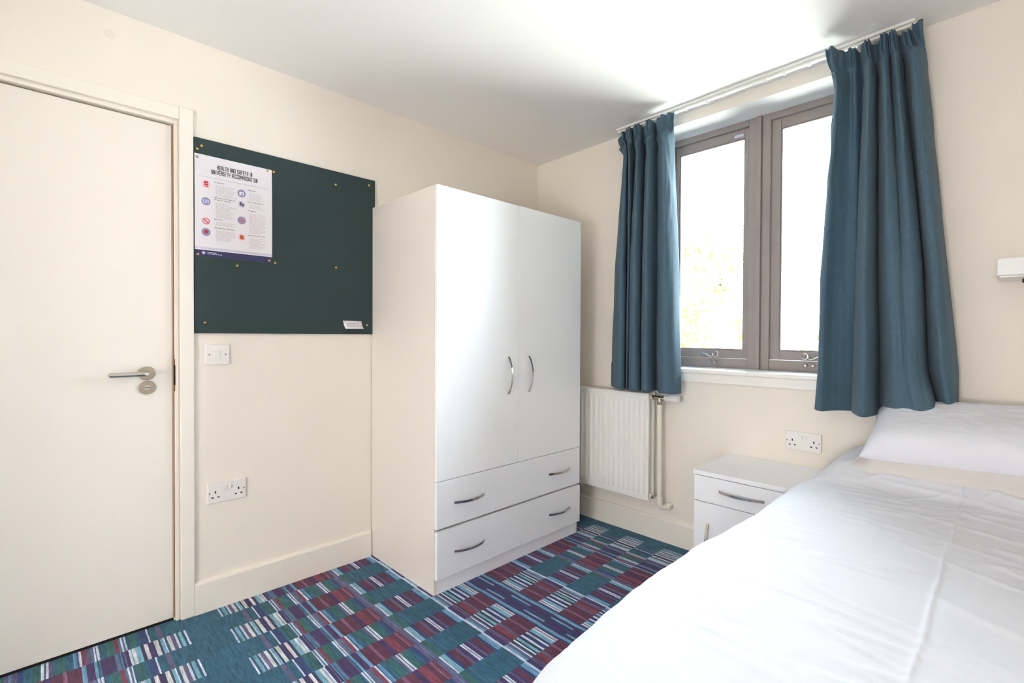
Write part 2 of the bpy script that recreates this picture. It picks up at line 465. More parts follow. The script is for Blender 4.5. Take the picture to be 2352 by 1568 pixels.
sp = bx('strike_plate', M['seal'], trim2, -0.030, 0.0048, -2.1412, -2.1395, 0.93, 1.06, 0.0005)
bx('latch_plate', M['dark'], trim2, -0.030, 0.0052, -2.1420, -2.1385, 0.955, 1.035, 0.0005)
bx('frame_seal', M['seal'], trim2, -0.020, -0.010, -2.1435, -2.1395, 0.01, 1.999)

door = empty('door_1', (-0.03, -2.58, 0)); door['kind'] = 'structure'
DE = -2.1462
b = B(); box(b, -0.058, -0.014, DY0 + 0.017, DE, 0.010, 1.9935, 0.0015); obj('door_leaf', b, M['door'], door)
b = B()
hy, hz, fx = -2.229, 1.006, -0.014
cyl(b, (fx, hy, hz), (fx + 0.006, hy, hz), 0.0262, 0.0262, 40); cyl(b, (fx + 0.006, hy, hz), (fx + 0.009, hy, hz), 0.0262, 0.0235, 40)
h = obj('door_handle', b, M['steel'], door, smooth=True)
b = B()
pts = [(fx + 0.005, hy, hz), (fx + 0.035, hy, hz), (fx + 0.048, hy - 0.004, hz), (fx + 0.056, hy - 0.018, hz)] + \
      [(fx + 0.057, hy - 0.018 - 0.010 * i, hz) for i in range(1, 10)] + [(fx + 0.0565, hy - 0.116, hz), (fx + 0.055, hy - 0.121, hz)]
tube(b, pts, [0.0095] * (len(pts) - 2) + [0.0088, 0.004], 20)
obj('lever', b, M['steel_polished'], h, smooth=True)
b = B()
cyl(b, (fx, hy + 0.001, 0.950), (fx + 0.006, hy + 0.001, 0.950), 0.0262, 0.0262, 40)
cyl(b, (fx + 0.006, hy + 0.001, 0.950), (fx + 0.009, hy + 0.001, 0.950), 0.0262, 0.0235, 40)
lk = obj('lock_rose', b, M['steel'], door, smooth=True)
b = B(); cyl(b, (fx + 0.009, hy + 0.001, 0.950), (fx + 0.0105, hy + 0.001, 0.950), 0.0125, 0.0115, 28); obj('lock_ring', b, M['steel_polished'], lk, smooth=True)
bx('lock_slot', M['slot'], lk, fx + 0.0102, fx + 0.0112, hy - 0.009, hy + 0.011, 0.9488, 0.9512)

# ---- window: two casements in one opening
def rect_frame(b, x0, x1, z0, z1, y0, y1, w, wb=None, bev=0.002):
    wb = wb or w
    box(b, x0, x0 + w, y0, y1, z0, z1, bev); box(b, x1 - w, x1, y0, y1, z0, z1, bev)
    box(b, x0 + w, x1 - w, y0, y1, z0, z0 + wb, bev); box(b, x0 + w, x1 - w, y0, y1, z1 - w, z1, bev)

def casement(name, x0, x1, stile, stay_x, flip):
    """outer frame face at y=OD, sash set back behind it"""
    root = empty(name, ((x0 + x1) / 2, OD + 0.03, OZ0)); root['kind'] = 'structure'
    b = B()
    wl, wr = 0.039, 0.039
    box(b, x0, x0 + wl, OD, OD + 0.06, OZ0, OZ1, 0.0025); box(b, x1 - wr, x1, OD, OD + 0.06, OZ0, OZ1, 0.0025)
    box(b, x0 + wl, x1 - wr, OD, OD + 0.06, OZ1 - 0.034, OZ1, 0.0025); box(b, x0 + wl, x1 - wr, OD, OD + 0.06, OZ0, OZ0 + 0.053, 0.0025)
    obj('window_frame', b, M['frame'], root)
    sx0, sx1, sz0, sz1 = x0 + wl + 0.001, x1 - wr - 0.001, OZ0 + 0.0545, OZ1 - 0.0355
    b = B()
    yb0, yb1 = OD + 0.016, OD + 0.056
    box(b, sx0, sx0 + stile, yb0, yb1, sz0, sz1, 0.002); box(b, sx1 - stile, sx1, yb0, yb1, sz0, sz1, 0.002)
    box(b, sx0 + stile, sx1 - stile, yb0, yb1, sz0, sz0 + 0.046, 0.002); box(b, sx0 + stile, sx1 - stile, yb0, yb1, sz1 - 0.05, sz1, 0.002)
    sash = obj('sash', b, M['frame'], root)
    gx0, gx1, gz0, gz1 = sx0 + stile, sx1 - stile, sz0 + 0.046, sz1 - 0.05
    b = B(); rect_frame(b, gx0, gx1, gz0, gz1, OD + 0.022, OD + 0.030, 0.007)
    obj('glazing_bead', b, M['frame'], sash)
    bx('pane', M['glass'], sash, gx0 + 0.003, gx1 - 0.003, OD + 0.031, OD + 0.035, gz0 + 0.003, gz1 - 0.003)
    # casement stay: arm with hooked end on the sash, pegs on the frame sill
    b = B(); s = -1 if flip else 1
    yy = OD - 0.004
    cyl(b, (stay_x - 0.052 * s, OD + 0.018, 1.063), (stay_x - 0.052 * s, yy - 0.008, 1.063), 0.007, 0.006, 16)
    pts = [(stay_x - 0.052 * s, yy - 0.006, 1.063), (stay_x - 0.03 * s, yy - 0.008, 1.060), (stay_x - 0.012 * s, yy - 0.010, 1.050), (stay_x, yy - 0.010, 1.046),
           (stay_x + 0.010 * s, yy - 0.010, 1.056)]
    tube(b, pts, 0.0045, 10)
    ring = [(stay_x + 0.024 * s + 0.015 * math.cos(a), yy - 0.010, 1.062 + 0.015 * math.sin(a)) for a in [PI * (0.9 + 1.7 * i / 16) for i in range(17)]]
    tube(b, ring, 0.0036, 8)
    obj('window_stay', b, M['hardware'], root, smooth=True)
    b = B()
    for dx in (-0.012, 0.020):
        cyl(b, (stay_x + dx * s, OD + 0.001, 1.018), (stay_x + dx * s, OD - 0.012, 1.018), 0.009, 0.006, 16)
        cyl(b, (stay_x + dx * s, OD - 0.012, 1.018), (stay_x + dx * s, OD - 0.016, 1.018), 0.008, 0.005, 16)
    obj('stay_peg', b, M['hardware'], root, smooth=True)
    return root
win1 = casement('window_1', OX0 + 0.001, 1.391, 0.025, 1.165, False)
win2 = casement('window_2', 1.4215, OX1 - 0.001, 0.043, 1.655, True)
b = B(); box(b, 1.3915, 1.4165, OD - 0.010, OD + 0.06, OZ0 + 0.0005, OZ1 - 0.0005, 0.002)
box(b, 1.4165, 1.4210, OD + 0.008, OD + 0.06, OZ0 + 0.0005, OZ1 - 0.0005)
struct('trim_3', b, M['frame'])
b = B()                                                     # small brand-less label plate on left sash head
lb = bx('sash_label', M['lilacpale'], win1, 1.270, 1.318, OD + 0.0148, OD + 0.0158, 2.247, 2.262); b.free()
b = B()                                                     # window board and apron
box(b, OX0, OX1, -0.001, OD + 0.07, OZ0 - 0.022, OZ0, 0.0)
box(b, OX0 - 0.06, OX1 + 0.06, -0.034, 0.0, OZ0 - 0.022, OZ0, 0.006, 3)
box(b, OX0 - 0.04, OX1 + 0.04, -0.018, 0.0, 0.916, OZ0 - 0.022, 0.003)
struct('trim_4', b, M['sill'])
b = B()                                                     # plaster soffit and side linings of the reveal, painted white
box(b, OX0, OX0 + 0.0008, 0.001, OD, OZ0, OZ1); box(b, OX1 - 0.0008, OX1, 0.001, OD, OZ0, OZ1); box(b, OX0, OX1, 0.001, OD, OZ1 - 0.0008, OZ1)
struct('trim_5', b, M['ceiling'])

# ------------------------------------------------------------------ wardrobe
WY0, WY1, WD, WH = -1.280, -0.262, 0.568, 1.822
wr = empty('wardrobe', (0.29, (WY0 + WY1) / 2, 0))
tag(wr, 'tall white two door wardrobe with two wide drawers in the room corner', 'wardrobe')
b = B()
TT = 0.018
box(b, 0.006, WD, WY0, WY0 + TT, 0, WH, 0.0008); box(b, 0.006, WD, WY1 - TT, WY1, 0, WH, 0.0008)
box(b, 0.006, WD, WY0 + TT, WY1 - TT, WH - TT, WH, 0.0008); box(b, 0.006, 0.012, WY0 + TT, WY1 - TT, 0.07, WH - TT)
box(b, 0.012, WD - 0.002, WY0 + TT, WY1 - TT, 0.07, 0.07 + TT); box(b, 0.012, WD - 0.002, WY0 + TT, WY1 - TT, 0.498, 0.498 + TT)
box(b, 0.012, WD - 0.004, WY0 + TT, WY1 - TT, 0.285, 0.285 + 0.010)
obj('carcass', b, M['carcass'], wr)
bx('plinth', M['drawer'], wr, WD - 0.016, WD, WY0 + TT, WY1 - TT, 0.0, 0.069, 0.0008)
FXF = WD + 0.020
def vhandle(name, parent, x, y, z0, z1, bow=0.030, w=0.009):
    b = B(); pts = []
    for i in range(25):
        t = i / 24.0; pts.append((x + bow * math.sin(PI * t) ** 0.8, y, z0 + (z1 - z0) * t))
    ribbon(b, pts, (0, 1, 0), w, 0.0035)
    return obj(name, b, M['steel_polished'], parent, smooth=True)
def hhandle(name, parent, base, along, out, length, bow=0.028, w=0.010):
    b = B(); pts = []
    base, along, out = Vector(base), Vector(along), Vector(out)
    for i in range(25):
        t = i / 24.0; pts.append(base + along * (length * (t - 0.5)) + out * (bow * math.sin(PI * t) ** 0.8))
    ribbon(b, pts, (0, 0, 1), w, 0.0035)
    return obj(name, b, M['steel_polished'], parent, smooth=True)
ymid = -0.7725
d1 = bx('door', M['gloss'], wr, WD + 0.001, FXF, WY0 + 0.001, ymid - 0.0012, 0.5115, WH - 0.001, 0.0015)
vhandle('handle', d1, FXF, -0.845, 0.866, 1.053)
d2 = bx('door', M['gloss'], wr, WD + 0.001, FXF, ymid + 0.0012, WY1 - 0.001, 0.5115, WH - 0.001, 0.0015)
vhandle('handle', d2, FXF, -0.697, 0.866, 1.053)
for z0, z1, hz2, dx in ((0.2985, 0.5085, 0.400, 0.0), (0.074, 0.2875, 0.178, 0.0025)):
    dr = bx('drawer', M['drawer'], wr, WD + 0.001 + dx, FXF + dx, WY0 + 0.001, WY1 - 0.001, z0, z1, 0.0015)
    for yc in (-1.092, -0.443):
        hhandle('handle', dr, (FXF + dx, yc, hz2), (0, 1, 0), (1, 0, 0), 0.182)

# ------------------------------------------------------------------ radiator
rd = empty('radiator', (0.64, -0.08, 0.24))
tag(rd, 'white ribbed panel radiator under the curtain between wardrobe and pipe', 'radiator')
def ribbed(name, x0, x1, z0, z1, y, depth, parent, flip=1):
    """pressed steel panel: grid with vertical flutes fading out near top and bottom"""
    b = B(); pitch = 0.0335; nx = int((x1 - x0) / pitch * 8); zs = [z0, z0 + 0.004, z0 + 0.035, z0 + 0.055, (z0 + z1) / 2, z1 - 0.055, z1 - 0.035, z1 - 0.004, z1]
    g = []
    for j, z in enumerate(zs):
        row = []
        amp = {0: 0, 1: 0, 2: 0, 3: 1, 4: 1, 5: 1, 6: 0, 7: 0, 8: 0}[j]
        for i in range(nx + 1):
            x = x0 + (x1 - x0) * i / nx
            ph = ((x - x0) / pitch) % 1.0
            d = amp * depth * (smooth(0.30, 0.42, ph) - smooth(0.58, 0.70, ph))
            yy = y - flip * d
            if j in (0, 8): yy += flip * 0.006
            row.append(b.verts.new((x, yy, z)))
        g.append(row)
    for j in range(len(zs) - 1):
        for i in range(nx):
            b.faces.new((g[j][i], g[j][i + 1], g[j + 1][i + 1], g[j + 1][i]))
    # back skin close to the front so the panel has thickness
    bl = [b.verts.new((x, y + flip * 0.014, z)) for x, z in ((x0, z0), (x1, z0), (x1, z1), (x0, z1))]
    b.faces.new(bl[::-1])
    for a, c, lst in ((0, 1, g[0]), (3, 2, g[-1])):
        b.faces.new([bl[a]] + lst + [bl[c]])
    b.faces.new([bl[0]] + [r[0] for r in g] + [bl[3]]); b.faces.new([bl[1]] + [r[-1] for r in g] + [bl[2]])
    return obj(name, b, M['radiator'], parent, smooth=False)
ribbed('front_panel', 0.30, 0.944, 0.238, 0.842, -0.106, 0.010, rd)
ribbed('back_panel', 0.30, 0.944, 0.238, 0.842, -0.040, 0.0065, rd, -1)
b = B(); box(b, 0.305, 0.940, -0.100, -0.048, 0.838, 0.8405)
for i in range(26): box(b, 0.31 + i * 0.0245, 0.318 + i * 0.0245, -0.094, -0.054, 0.8405, 0.8418)
obj('top_grille', b, M['radiator'], rd)
b = B()
for i in range(22): box(b, 0.325 + i * 0.028, 0.3265 + i * 0.028, -0.093, -0.055, 0.27, 0.82)
obj('convector_fins', b, M['radiator'], rd)
for zc in (0.262, 0.818):
    b = B(); cyl(b, (0.930, -0.074, zc), (0.952, -0.074, zc), 0.013, 0.013, 16); obj('end_boss', b, M['pipe'], rd)
b = B(); cyl(b, (0.952, -0.074, 0.262), (0.962, -0.074, 0.262), 0.011, 0.009, 6); obj('blanking_plug', b, M['chrome'], rd)
for xb in (0.40, 0.86): bx('wall_bracket', M['radiator'], rd, xb, xb + 0.03, -0.052, -0.0016, 0.30, 0.78)
vl = B(); PX = 0.993
cyl(vl, (0.950, -0.074, 0.818), (0.966, -0.074, 0.818), 0.014, 0.014, 6); cyl(vl, (0.966, -0.074, 0.818), (1.022, -0.074, 0.818), 0.0105, 0.0105, 16)
cyl(vl, (PX, -0.074, 0.782), (PX, -0.074, 0.818), 0.012, 0.0105, 16); cyl(vl, (PX, -0.074, 0.782), (PX, -0.074, 0.798), 0.0145, 0.0145, 6)
cyl(vl, (1.014, -0.074, 0.818), (1.024, -0.074, 0.818), 0.014, 0.014, 12)
v = obj('valve', vl, M['chrome'], rd, smooth=True)
b = B()
prof = [(1.024, 0.015), (1.030, 0.0165), (1.040, 0.0165), (1.048, 0.019), (1.056, 0.0225), (1.098, 0.0240), (1.103, 0.0215), (1.106, 0.016)]
for (xa, ra), (xb, rb) in zip(prof[:-1], prof[1:]): cyl(b, (xa, -0.074, 0.820), (xb, -0.074, 0.820), ra, rb, 28, cap=False)
cyl(b, (1.1059, -0.074, 0.820), (1.1062, -0.074, 0.820), 0.016, 0.001, 28)
bmesh.ops.remove_doubles(b, verts=b.verts, dist=1e-5)
obj('thermostat_head', b, M['plastic'], v, smooth=True)
b = B()
tube(b, [(PX, -0.074, 0.786), (PX, -0.074, 0.70), (PX + 0.002, -0.074, 0.50), (PX + 0.005, -0.074, 0.262)], 0.0125, 18)
pp = obj('supply_pipe', b, M['pipe'], rd, smooth=True)
b = B()
cyl(b, (PX + 0.005, -0.074, 0.275), (PX + 0.005, -0.074, 0.225), 0.0165, 0.0165, 20)
tube(b, [(PX + 0.005, -0.074, 0.245), (PX + 0.007, -0.072, 0.222), (PX + 0.018, -0.060, 0.213), (PX + 0.032, -0.04, 0.213), (PX + 0.034, -0.0035, 0.213)], 0.0145, 18)
cyl(b, (PX + 0.030, -0.046, 0.213), (PX + 0.034, -0.024, 0.213), 0.0185, 0.0185, 20)
obj('pipe_elbow', b, M['pipe'], pp, smooth=True)

# ------------------------------------------------------------------ bedside cabinet
NX0, NX1, NY0, NZ = 1.352, 1.766, -0.402, 0.564
nt_ = empty('bedside_cabinet', ((NX0 + NX1) / 2, -0.21, 0))
tag(nt_, 'small white bedside cabinet with one drawer beside the bed', 'cabinet')
b = B()
box(b, NX0 + 0.004, NX0 + 0.020, NY0, -0.018, 0, NZ - 0.020, 0.0008); box(b, NX1 - 0.020, NX1 - 0.004, NY0, -0.018, 0, NZ - 0.020, 0.0008)
box(b, NX0 + 0.020, NX1 - 0.020, NY0, -0.018, 0.05, 0.066); box(b, NX0 + 0.020, NX1 - 0.020, -0.024, -0.018, 0.05, NZ - 0.02)
box(b, NX0 + 0.020, NX1 - 0.020, NY0 + 0.002, -0.024, 0.412, 0.428); box(b, NX0 + 0.02, NX1 - 0.02, NY0 + 0.002, NY0 + 0.018, 0, 0.05)
obj('carcass', b, M['carcass'], nt_)
bx('top', M['drawer'], nt_, NX0, NX1, NY0 - 0.024, -0.002, NZ - 0.020, NZ, 0.0015)
dr = bx('drawer', M['drawer'], nt_, NX0 + 0.005, NX1 - 0.005, NY0 - 0.020, NY0 - 0.001, 0.4285, NZ - 0.023, 0.0012)
hhandle('handle', dr, (1.560, NY0 - 0.020, 0.487), (1, 0, 0), (0, -1, 0), 0.184, bow=0.026)
dn = bx('door', M['drawer'], nt_, NX0 + 0.005, NX1 - 0.005, NY0 - 0.020, NY0 - 0.001, 0.052, 0.4255, 0.0012)
b = B(); pts = [(1.420, NY0 - 0.020 - 0.026 * math.sin(PI * i / 24) ** 0.8, 0.150 + 0.184 * i / 24) for i in range(25)]
ribbon(b, pts, (1, 0, 0), 0.010, 0.0035); obj('handle', b, M['steel_polished'], dn, smooth=True)

# ------------------------------------------------------------------ bed
BX0, BX1, BY0, BY1 = 1.800, 2.700, -2.00, -0.04
bed = empty('bed', (2.25, -1.02, 0))
tag(bed, 'single divan bed with its head against the window wall', 'bed')
bx('divan_base', M['divan'], bed, BX0 + 0.01, BX1 - 0.01, BY0 + 0.02, BY1 - 0.01, 0.06, 0.36, 0.012)
bx('mattress', M['mattress'], bed, BX0 + 0.012, BX1, BY0 + 0.02, BY1, 0.361, 0.575, 0.03)
for x in (BX0 + 0.08, BX1 - 0.08):
    for y in (BY0 + 0.12, BY1 - 0.12):
        b = B(); cyl(b, (x, y, 0), (x, y, 0.061), 0.022, 0.026, 16); obj('foot', b, M['black'], bed, smooth=True)

SIL = [(-2.06, 1.835), (-1.98, 1.815), (-1.884, 1.797), (-1.788, 1.788), (-1.672, 1.778), (-1.60, 1.771), (-1.49, 1.767), (-1.40, 1.769), (-1.29, 1.769), (-1.16, 1.783),
       (-0.925, 1.792), (-0.70, 1.790), (-0.545, 1.790), (-0.477, 1.794), (-0.36, 1.782), (-0.258, 1.776), (-0.13, 1.782), (0.0, 1.79)]
def interp(tb, x):
    if x <= tb[0][0]: return tb[0][1]
    for (a, va), (b2, vb) in zip(tb[:-1], tb[1:]):
        if x <= b2: return va + (vb - va) * smooth(0, 1, (x - a) / (b2 - a))
    return tb[-1][1]
def nz(x, y, z=0.0): return noise.noise(Vector((x, y, z)))
def duvet_top(x, y):
    """height of the bedding surface over the bed"""
    base = 0.643 + 0.016 * smooth(1.80, 2.2, x) * (1 - smooth(2.3, 2.75, x))
    base += 0.058 * smooth(-0.56, -0.36, y) * smooth(1.80, 1.92, x)
    # soft undulation and creases
    base += 0.006 * nz(x * 3.0, y * 2.0, 1.7) + 0.0024 * nz(x * 4, y * 11 + 1.5 * nz(x * 3, y * 2, 9), 4.2)
    cr = nz(x * 3.2 + 0.7 * y, y * 16 + x * 3.0, 7.3)
    base += 0.0050 * max(0.0, 1 - abs(cr) * 5.0) ** 1.5 * (0.35 + 0.65 * smooth(1.85, 2.15, x))
    cr2 = nz(x * 6 + 2, y * 7 - x * 4, 2.3)
    base += 0.0030 * max(0.0, 1 - abs(cr2) * 6.0) ** 1.5 * smooth(-1.5, -0.5, y)
    # ironed crease along the bed
    dx = x - (2.243 + 0.006 * nz(0.2, y * 5, 0))
    base += 0.0032 * math.exp(-(dx / 0.0045) ** 2)
    return base
b = B(); R0 = 0.12
ys = []
y = BY0 - 0.035
NY, NXT = 260, 270
g = []
def edge_profile(d, top, r):
    return top if d >= r else top - r + math.sqrt(max(0.0, r * r - (r - d) ** 2))
for j in range(NY + 1):
    v_ = j / NY
    y = -2.055 + (2.055 - 0.055) * v_
    xe = interp(SIL, y) - 0.034 + 0.006 * nz(1.3, y * 3, 5)
    near = smooth(-0.50, -0.45, y)
    xe = xe + (max(xe, 1.773) - xe) * near
    row = []
    # side drape, bottom to top
    for i in range(16):
        t = i / 15.0; z = 0.26 + (0.523 - 0.26) * t
        off = 0.018 * nz(y * 4.5, z * 1.2, 3.3) * (1 - t) + 0.012 * (1 - t) * math.sin(y * 19 + 2 * nz(y * 2, 0, 1))
        row.append((xe + off * (1 - near) - 0.01 * (1 - t) * (1 - near), y, z))
    for i in range(1, 13):
        a = (PI / 2) * i / 12.0; d = R0 * (1 - math.cos(a)); x = xe + d
        top = duvet_top(x, y)
        row.append((x, y, top - R0 * (1 - math.sin(a))))
    x1 = xe + R0
    for i in range(1, NXT + 1):
        x = x1 + (BX1 + 0.02 - 0.10 - x1) * i / NXT
        row.append((x, y, duvet_top(x, y)))
    xr = row[-1][0]
    for i in range(1, 9):
        a = (PI / 2) * i / 8.0; x = xr + 0.09 * math.sin(a)
        row.append((x, y, duvet_top(x, y) - 0.09 * (1 - math.cos(a))))
    row.append((row[-1][0], y, 0.30))
    # foot end rolls over
    dd = y + 2.055
    if dd < 0.11:
        k = 0.11 - math.sqrt(max(0, 0.11 ** 2 - (0.11 - dd) ** 2))
        row = [(p[0], p[1], p[2] - k * smooth(0.26, 0.56, p[2])) for p in row]
    if j == 0:
        g.append([b.verts.new((p[0], p[1], min(p[2], 0.28))) for p in row])
    g.append([b.verts.new(p) for p in row])
for j in range(len(g) - 1):
    for i in range(len(g[0]) - 1):
        b.faces.new((g[j][i], g[j][i + 1], g[j + 1][i + 1], g[j + 1][i]))
duv = obj('duvet', b, M['linen'], smooth=False)
for p in duv.data.polygons: p.use_smooth = True
tag(duv, 'smooth white duvet spread over the whole bed and hanging down its side', 'duvet')

# lower layer under the pillow: folded sheet edge facing the room
b = B(); g = []
for i in range(90):
    x = 1.945 + (2.71 - 1.945) * i / 89
    fade = smooth(1.945, 2.01, x)
    yf = -0.452 + 0.012 * nz(x * 6, 1, 2) + 0.035 * (1 - fade)
    zt = duvet_top(x, -0.30) - 0.004
    row = []
    for k in range(15):
        t = k / 14.0
        if t < 0.5:
            a = PI * t; yy = yf + 0.10 * (1 - math.sin(a)) ** 1.4; hh = 0.010 * fade + (0.034 * fade) * (1 - math.cos(a)) * 0.9
        else:
            yy = yf + 0.10 + (t - 0.5) * 2 * 0.25; hh = 0.010 * fade + 0.034 * fade * 0.9 - 0.01 * (t - 0.5)
        tt = t
        yy = yf + 0.36 * tt
        hh = 0.040 * fade * smooth(0, 0.30, tt) + 0.002 * nz(x * 18, yy * 9, 3) * smooth(0, .2, tt)
        row.append(b.verts.new((x, yy, duvet_top(x, yy) + 0.0015 + hh)))
    g.append(row)
for i in range(len(g) - 1):
    for k in range(14): b.faces.new((g[i][k], g[i + 1][k], g[i + 1][k + 1], g[i][k + 1]))
sh = obj('folded_sheet', b, M['linen_shade'], smooth=False)
for p in sh.data.polygons: p.use_smooth = True
sh.modifiers.new('solid', 'SOLIDIFY').thickness = 0.0012
tag(sh, 'white folded sheet edge with painted warm shade showing just below the pillow', 'sheet')

# pillow
b = B(); NU, NV = 90, 60
PXc, PYc, PZc = 2.312, -0.215, 0.800
hw, hd, th = 0.355, 0.200, 0.098
top = []; bot = []
for j in range(NV + 1):
    v_ = -1 + 2 * j / NV; rt, rb = [], []
    for i in range(NU + 1):
        u = -1 + 2 * i / NU
        pin = 1 - 0.05 * (1 - v_ * v_) * (abs(u) ** 3)
        pinv = 1 - 0.04 * (1 - u * u) * (abs(v_) ** 3)
        th_ = th * (max(0.0, (1 - abs(u) ** 6)) ** 0.55) * (max(0.0, (1 - abs(v_) ** 4.0)) ** 0.55)
        wr_ = 0.006 * nz(u * 3, v_ * 2, 5.5) + 0.0015 * nz(u * 9, v_ * 8, 1.1)
        edge = (1 - abs(u) ** 8) * (1 - abs(v_) ** 8)
        x = u * hw * pin; y = v_ * hd * pinv
        sag = -0.012 * smooth(0.75, 1.0, abs(u)) * 0
        # near (room side) lower lip folds down
        rt.append(Vector((x, y, th_ + (wr_ + 0.0022 * max(0, 1 - abs(nz(u * 5 + v_ * 2, v_ * 5, 8)) * 5)) * edge + sag)))
        rb.append(Vector((x, y, -th_ * 0.50 + wr_ * edge + sag)))
    top.append(rt); bot.append(rb)
RT = Matrix.Rotation(math.radians(18), 3, 'X') @ Matrix.Rotation(math.radians(-1.2), 3, 'Y') @ Matrix.Rotation(math.radians(1.5), 3, 'Z')
def put(v): return b.verts.new(RT @ v + Vector((PXc, PYc, PZc)))
T_ = [[put(v) for v in r] for r in top]; Bt = [[put(v) for v in r] for r in bot]
for j in range(NV):
    for i in range(NU):
        b.faces.new((T_[j][i], T_[j][i + 1], T_[j + 1][i + 1], T_[j + 1][i])); b.faces.new((Bt[j][i], Bt[j + 1][i], Bt[j + 1][i + 1], Bt[j][i + 1]))
bmesh.ops.remove_doubles(b, verts=b.verts, dist=1e-4)
pil = obj('pillow', b, M['linen'], smooth=False)
for p in pil.data.polygons: p.use_smooth = True
tag(pil, 'plump white pillow at the head of the bed', 'pillow')

# ------------------------------------------------------------------ curtains and track
LC = [(2.345, [(0.677, -0.045), (0.726, -0.055), (0.761, -0.1), (0.766, -0.075), (0.794, -0.105), (0.809, -0.107), (0.822, -0.105), (0.806, -0.065), (0.849, -0.112), (0.865, -0.114), (0.877, -0.112), (0.871, -0.065), (0.928, -0.115), (0.943, -0.117), (0.955, -0.115), (0.948, -0.065), (0.999, -0.115), (1.03, -0.12), (1.068, -0.12), (1.093, -0.115)]),
      (2.20, [(0.724, -0.05), (0.774, -0.1), (0.792, -0.1), (0.769, -0.06), (0.785, -0.08), (0.831, -0.13), (0.832, -0.11), (0.806, -0.05), (0.84, -0.09), (0.89, -0.14), (0.891, -0.11), (0.872, -0.05), (0.906, -0.09), (0.957, -0.14), (0.963, -0.11), (0.948, -0.05), (0.995, -0.1), (1.037, -0.13), (1.051, -0.1), (1.055, -0.06)]),
      (1.57, [(0.662, -0.04), (0.755, -0.12), (0.789, -0.11), (0.757, -0.05), (0.784, -0.08), (0.819, -0.12), (0.827, -0.12), (0.817, -0.1), (0.836, -0.12), (0.876, -0.14), (0.888, -0.11), (0.855, -0.05), (0.887, -0.09), (0.952, -0.15), (0.967, -0.12), (0.951, -0.05), (1.011, -0.11), (1.06, -0.14), (1.082, -0.11), (1.086, -0.06)]),
      (0.856, [(0.65, -0.05), (0.756, -0.13), (0.799, -0.12), (0.757, -0.05), (0.782, -0.08), (0.822, -0.13), (0.825, -0.12), (0.815, -0.1), (0.833, -0.12), (0.883, -0.15), (0.898, -0.12), (0.858, -0.05), (0.885, -0.09), (0.959, -0.16), (0.976, -0.13), (0.952, -0.05), (1.015, -0.12), (1.072, -0.15), (1.111, -0.13), (1.122, -0.08)])]
RC = [(2.358, [(1.789, -0.15), (1.813, -0.15), (1.835, -0.11), (1.853, -0.1), (1.874, -0.1), (1.887, -0.065), (1.908, -0.115), (1.919, -0.117), (1.93, -0.115), (1.936, -0.065), (1.965, -0.118), (1.976, -0.12), (1.99, -0.118), (1.991, -0.105), (1.995, -0.118), (2.004, -0.12), (2.013, -0.118), (2.016, -0.07), (2.03, -0.09), (2.045, -0.092), (2.059, -0.09), (2.063, -0.1), (2.068, -0.12), (2.096, -0.12)]),
      (2.20, [(1.807, -0.1), (1.823, -0.13), (1.834, -0.12), (1.859, -0.08), (1.88, -0.09), (1.897, -0.05), (1.912, -0.1), (1.936, -0.15), (1.948, -0.11), (1.947, -0.05), (1.961, -0.1), (1.984, -0.14), (1.996, -0.11), (1.996, -0.07), (2.003, -0.1), (2.02, -0.13), (2.03, -0.1), (2.037, -0.05), (2.054, -0.1), (2.068, -0.14), (2.081, -0.14), (2.089, -0.13), (2.097, -0.11), (2.102, -0.06)]),
      (1.42, [(1.76, -0.09), (1.785, -0.12), (1.81, -0.09), (1.845, -0.07), (1.881, -0.06), (1.882, -0.05), (1.894, -0.1), (1.931, -0.17), (1.955, -0.13), (1.955, -0.05), (1.983, -0.12), (2.005, -0.15), (2.038, -0.15), (2.046, -0.14), (2.054, -0.14), (2.083, -0.14), (2.104, -0.11), (2.101, -0.05), (2.109, -0.08), (2.126, -0.13), (2.139, -0.14), (2.151, -0.14), (2.162, -0.12), (2.172, -0.07)]),
      (1.03, [(1.759, -0.1), (1.781, -0.13), (1.807, -0.1), (1.841, -0.08), (1.874, -0.06), (1.874, -0.05), (1.887, -0.1), (1.936, -0.18), (1.963, -0.14), (1.967, -0.05), (1.999, -0.13), (2.031, -0.17), (2.055, -0.17), (2.066, -0.17), (2.08, -0.18), (2.1, -0.17), (2.118, -0.14), (2.119, -0.05), (2.13, -0.09), (2.151, -0.14), (2.171, -0.16), (2.185, -0.15), (2.197, -0.13), (2.206, -0.07)]),
      (0.845, [(1.747, -0.1), (1.777, -0.13), (1.803, -0.1), (1.838, -0.08), (1.871, -0.06), (1.872, -0.05), (1.885, -0.1), (1.935, -0.18), (1.965, -0.14), (1.968, -0.05), (2.002, -0.13), (2.033, -0.17), (2.067, -0.18), (2.086, -0.19), (2.112, -0.2), (2.142, -0.2), (2.168, -0.18), (2.162, -0.07), (2.169, -0.1), (2.18, -0.12), (2.19, -0.13), (2.198, -0.13), (2.206, -0.12), (2.208, -0.07)])]
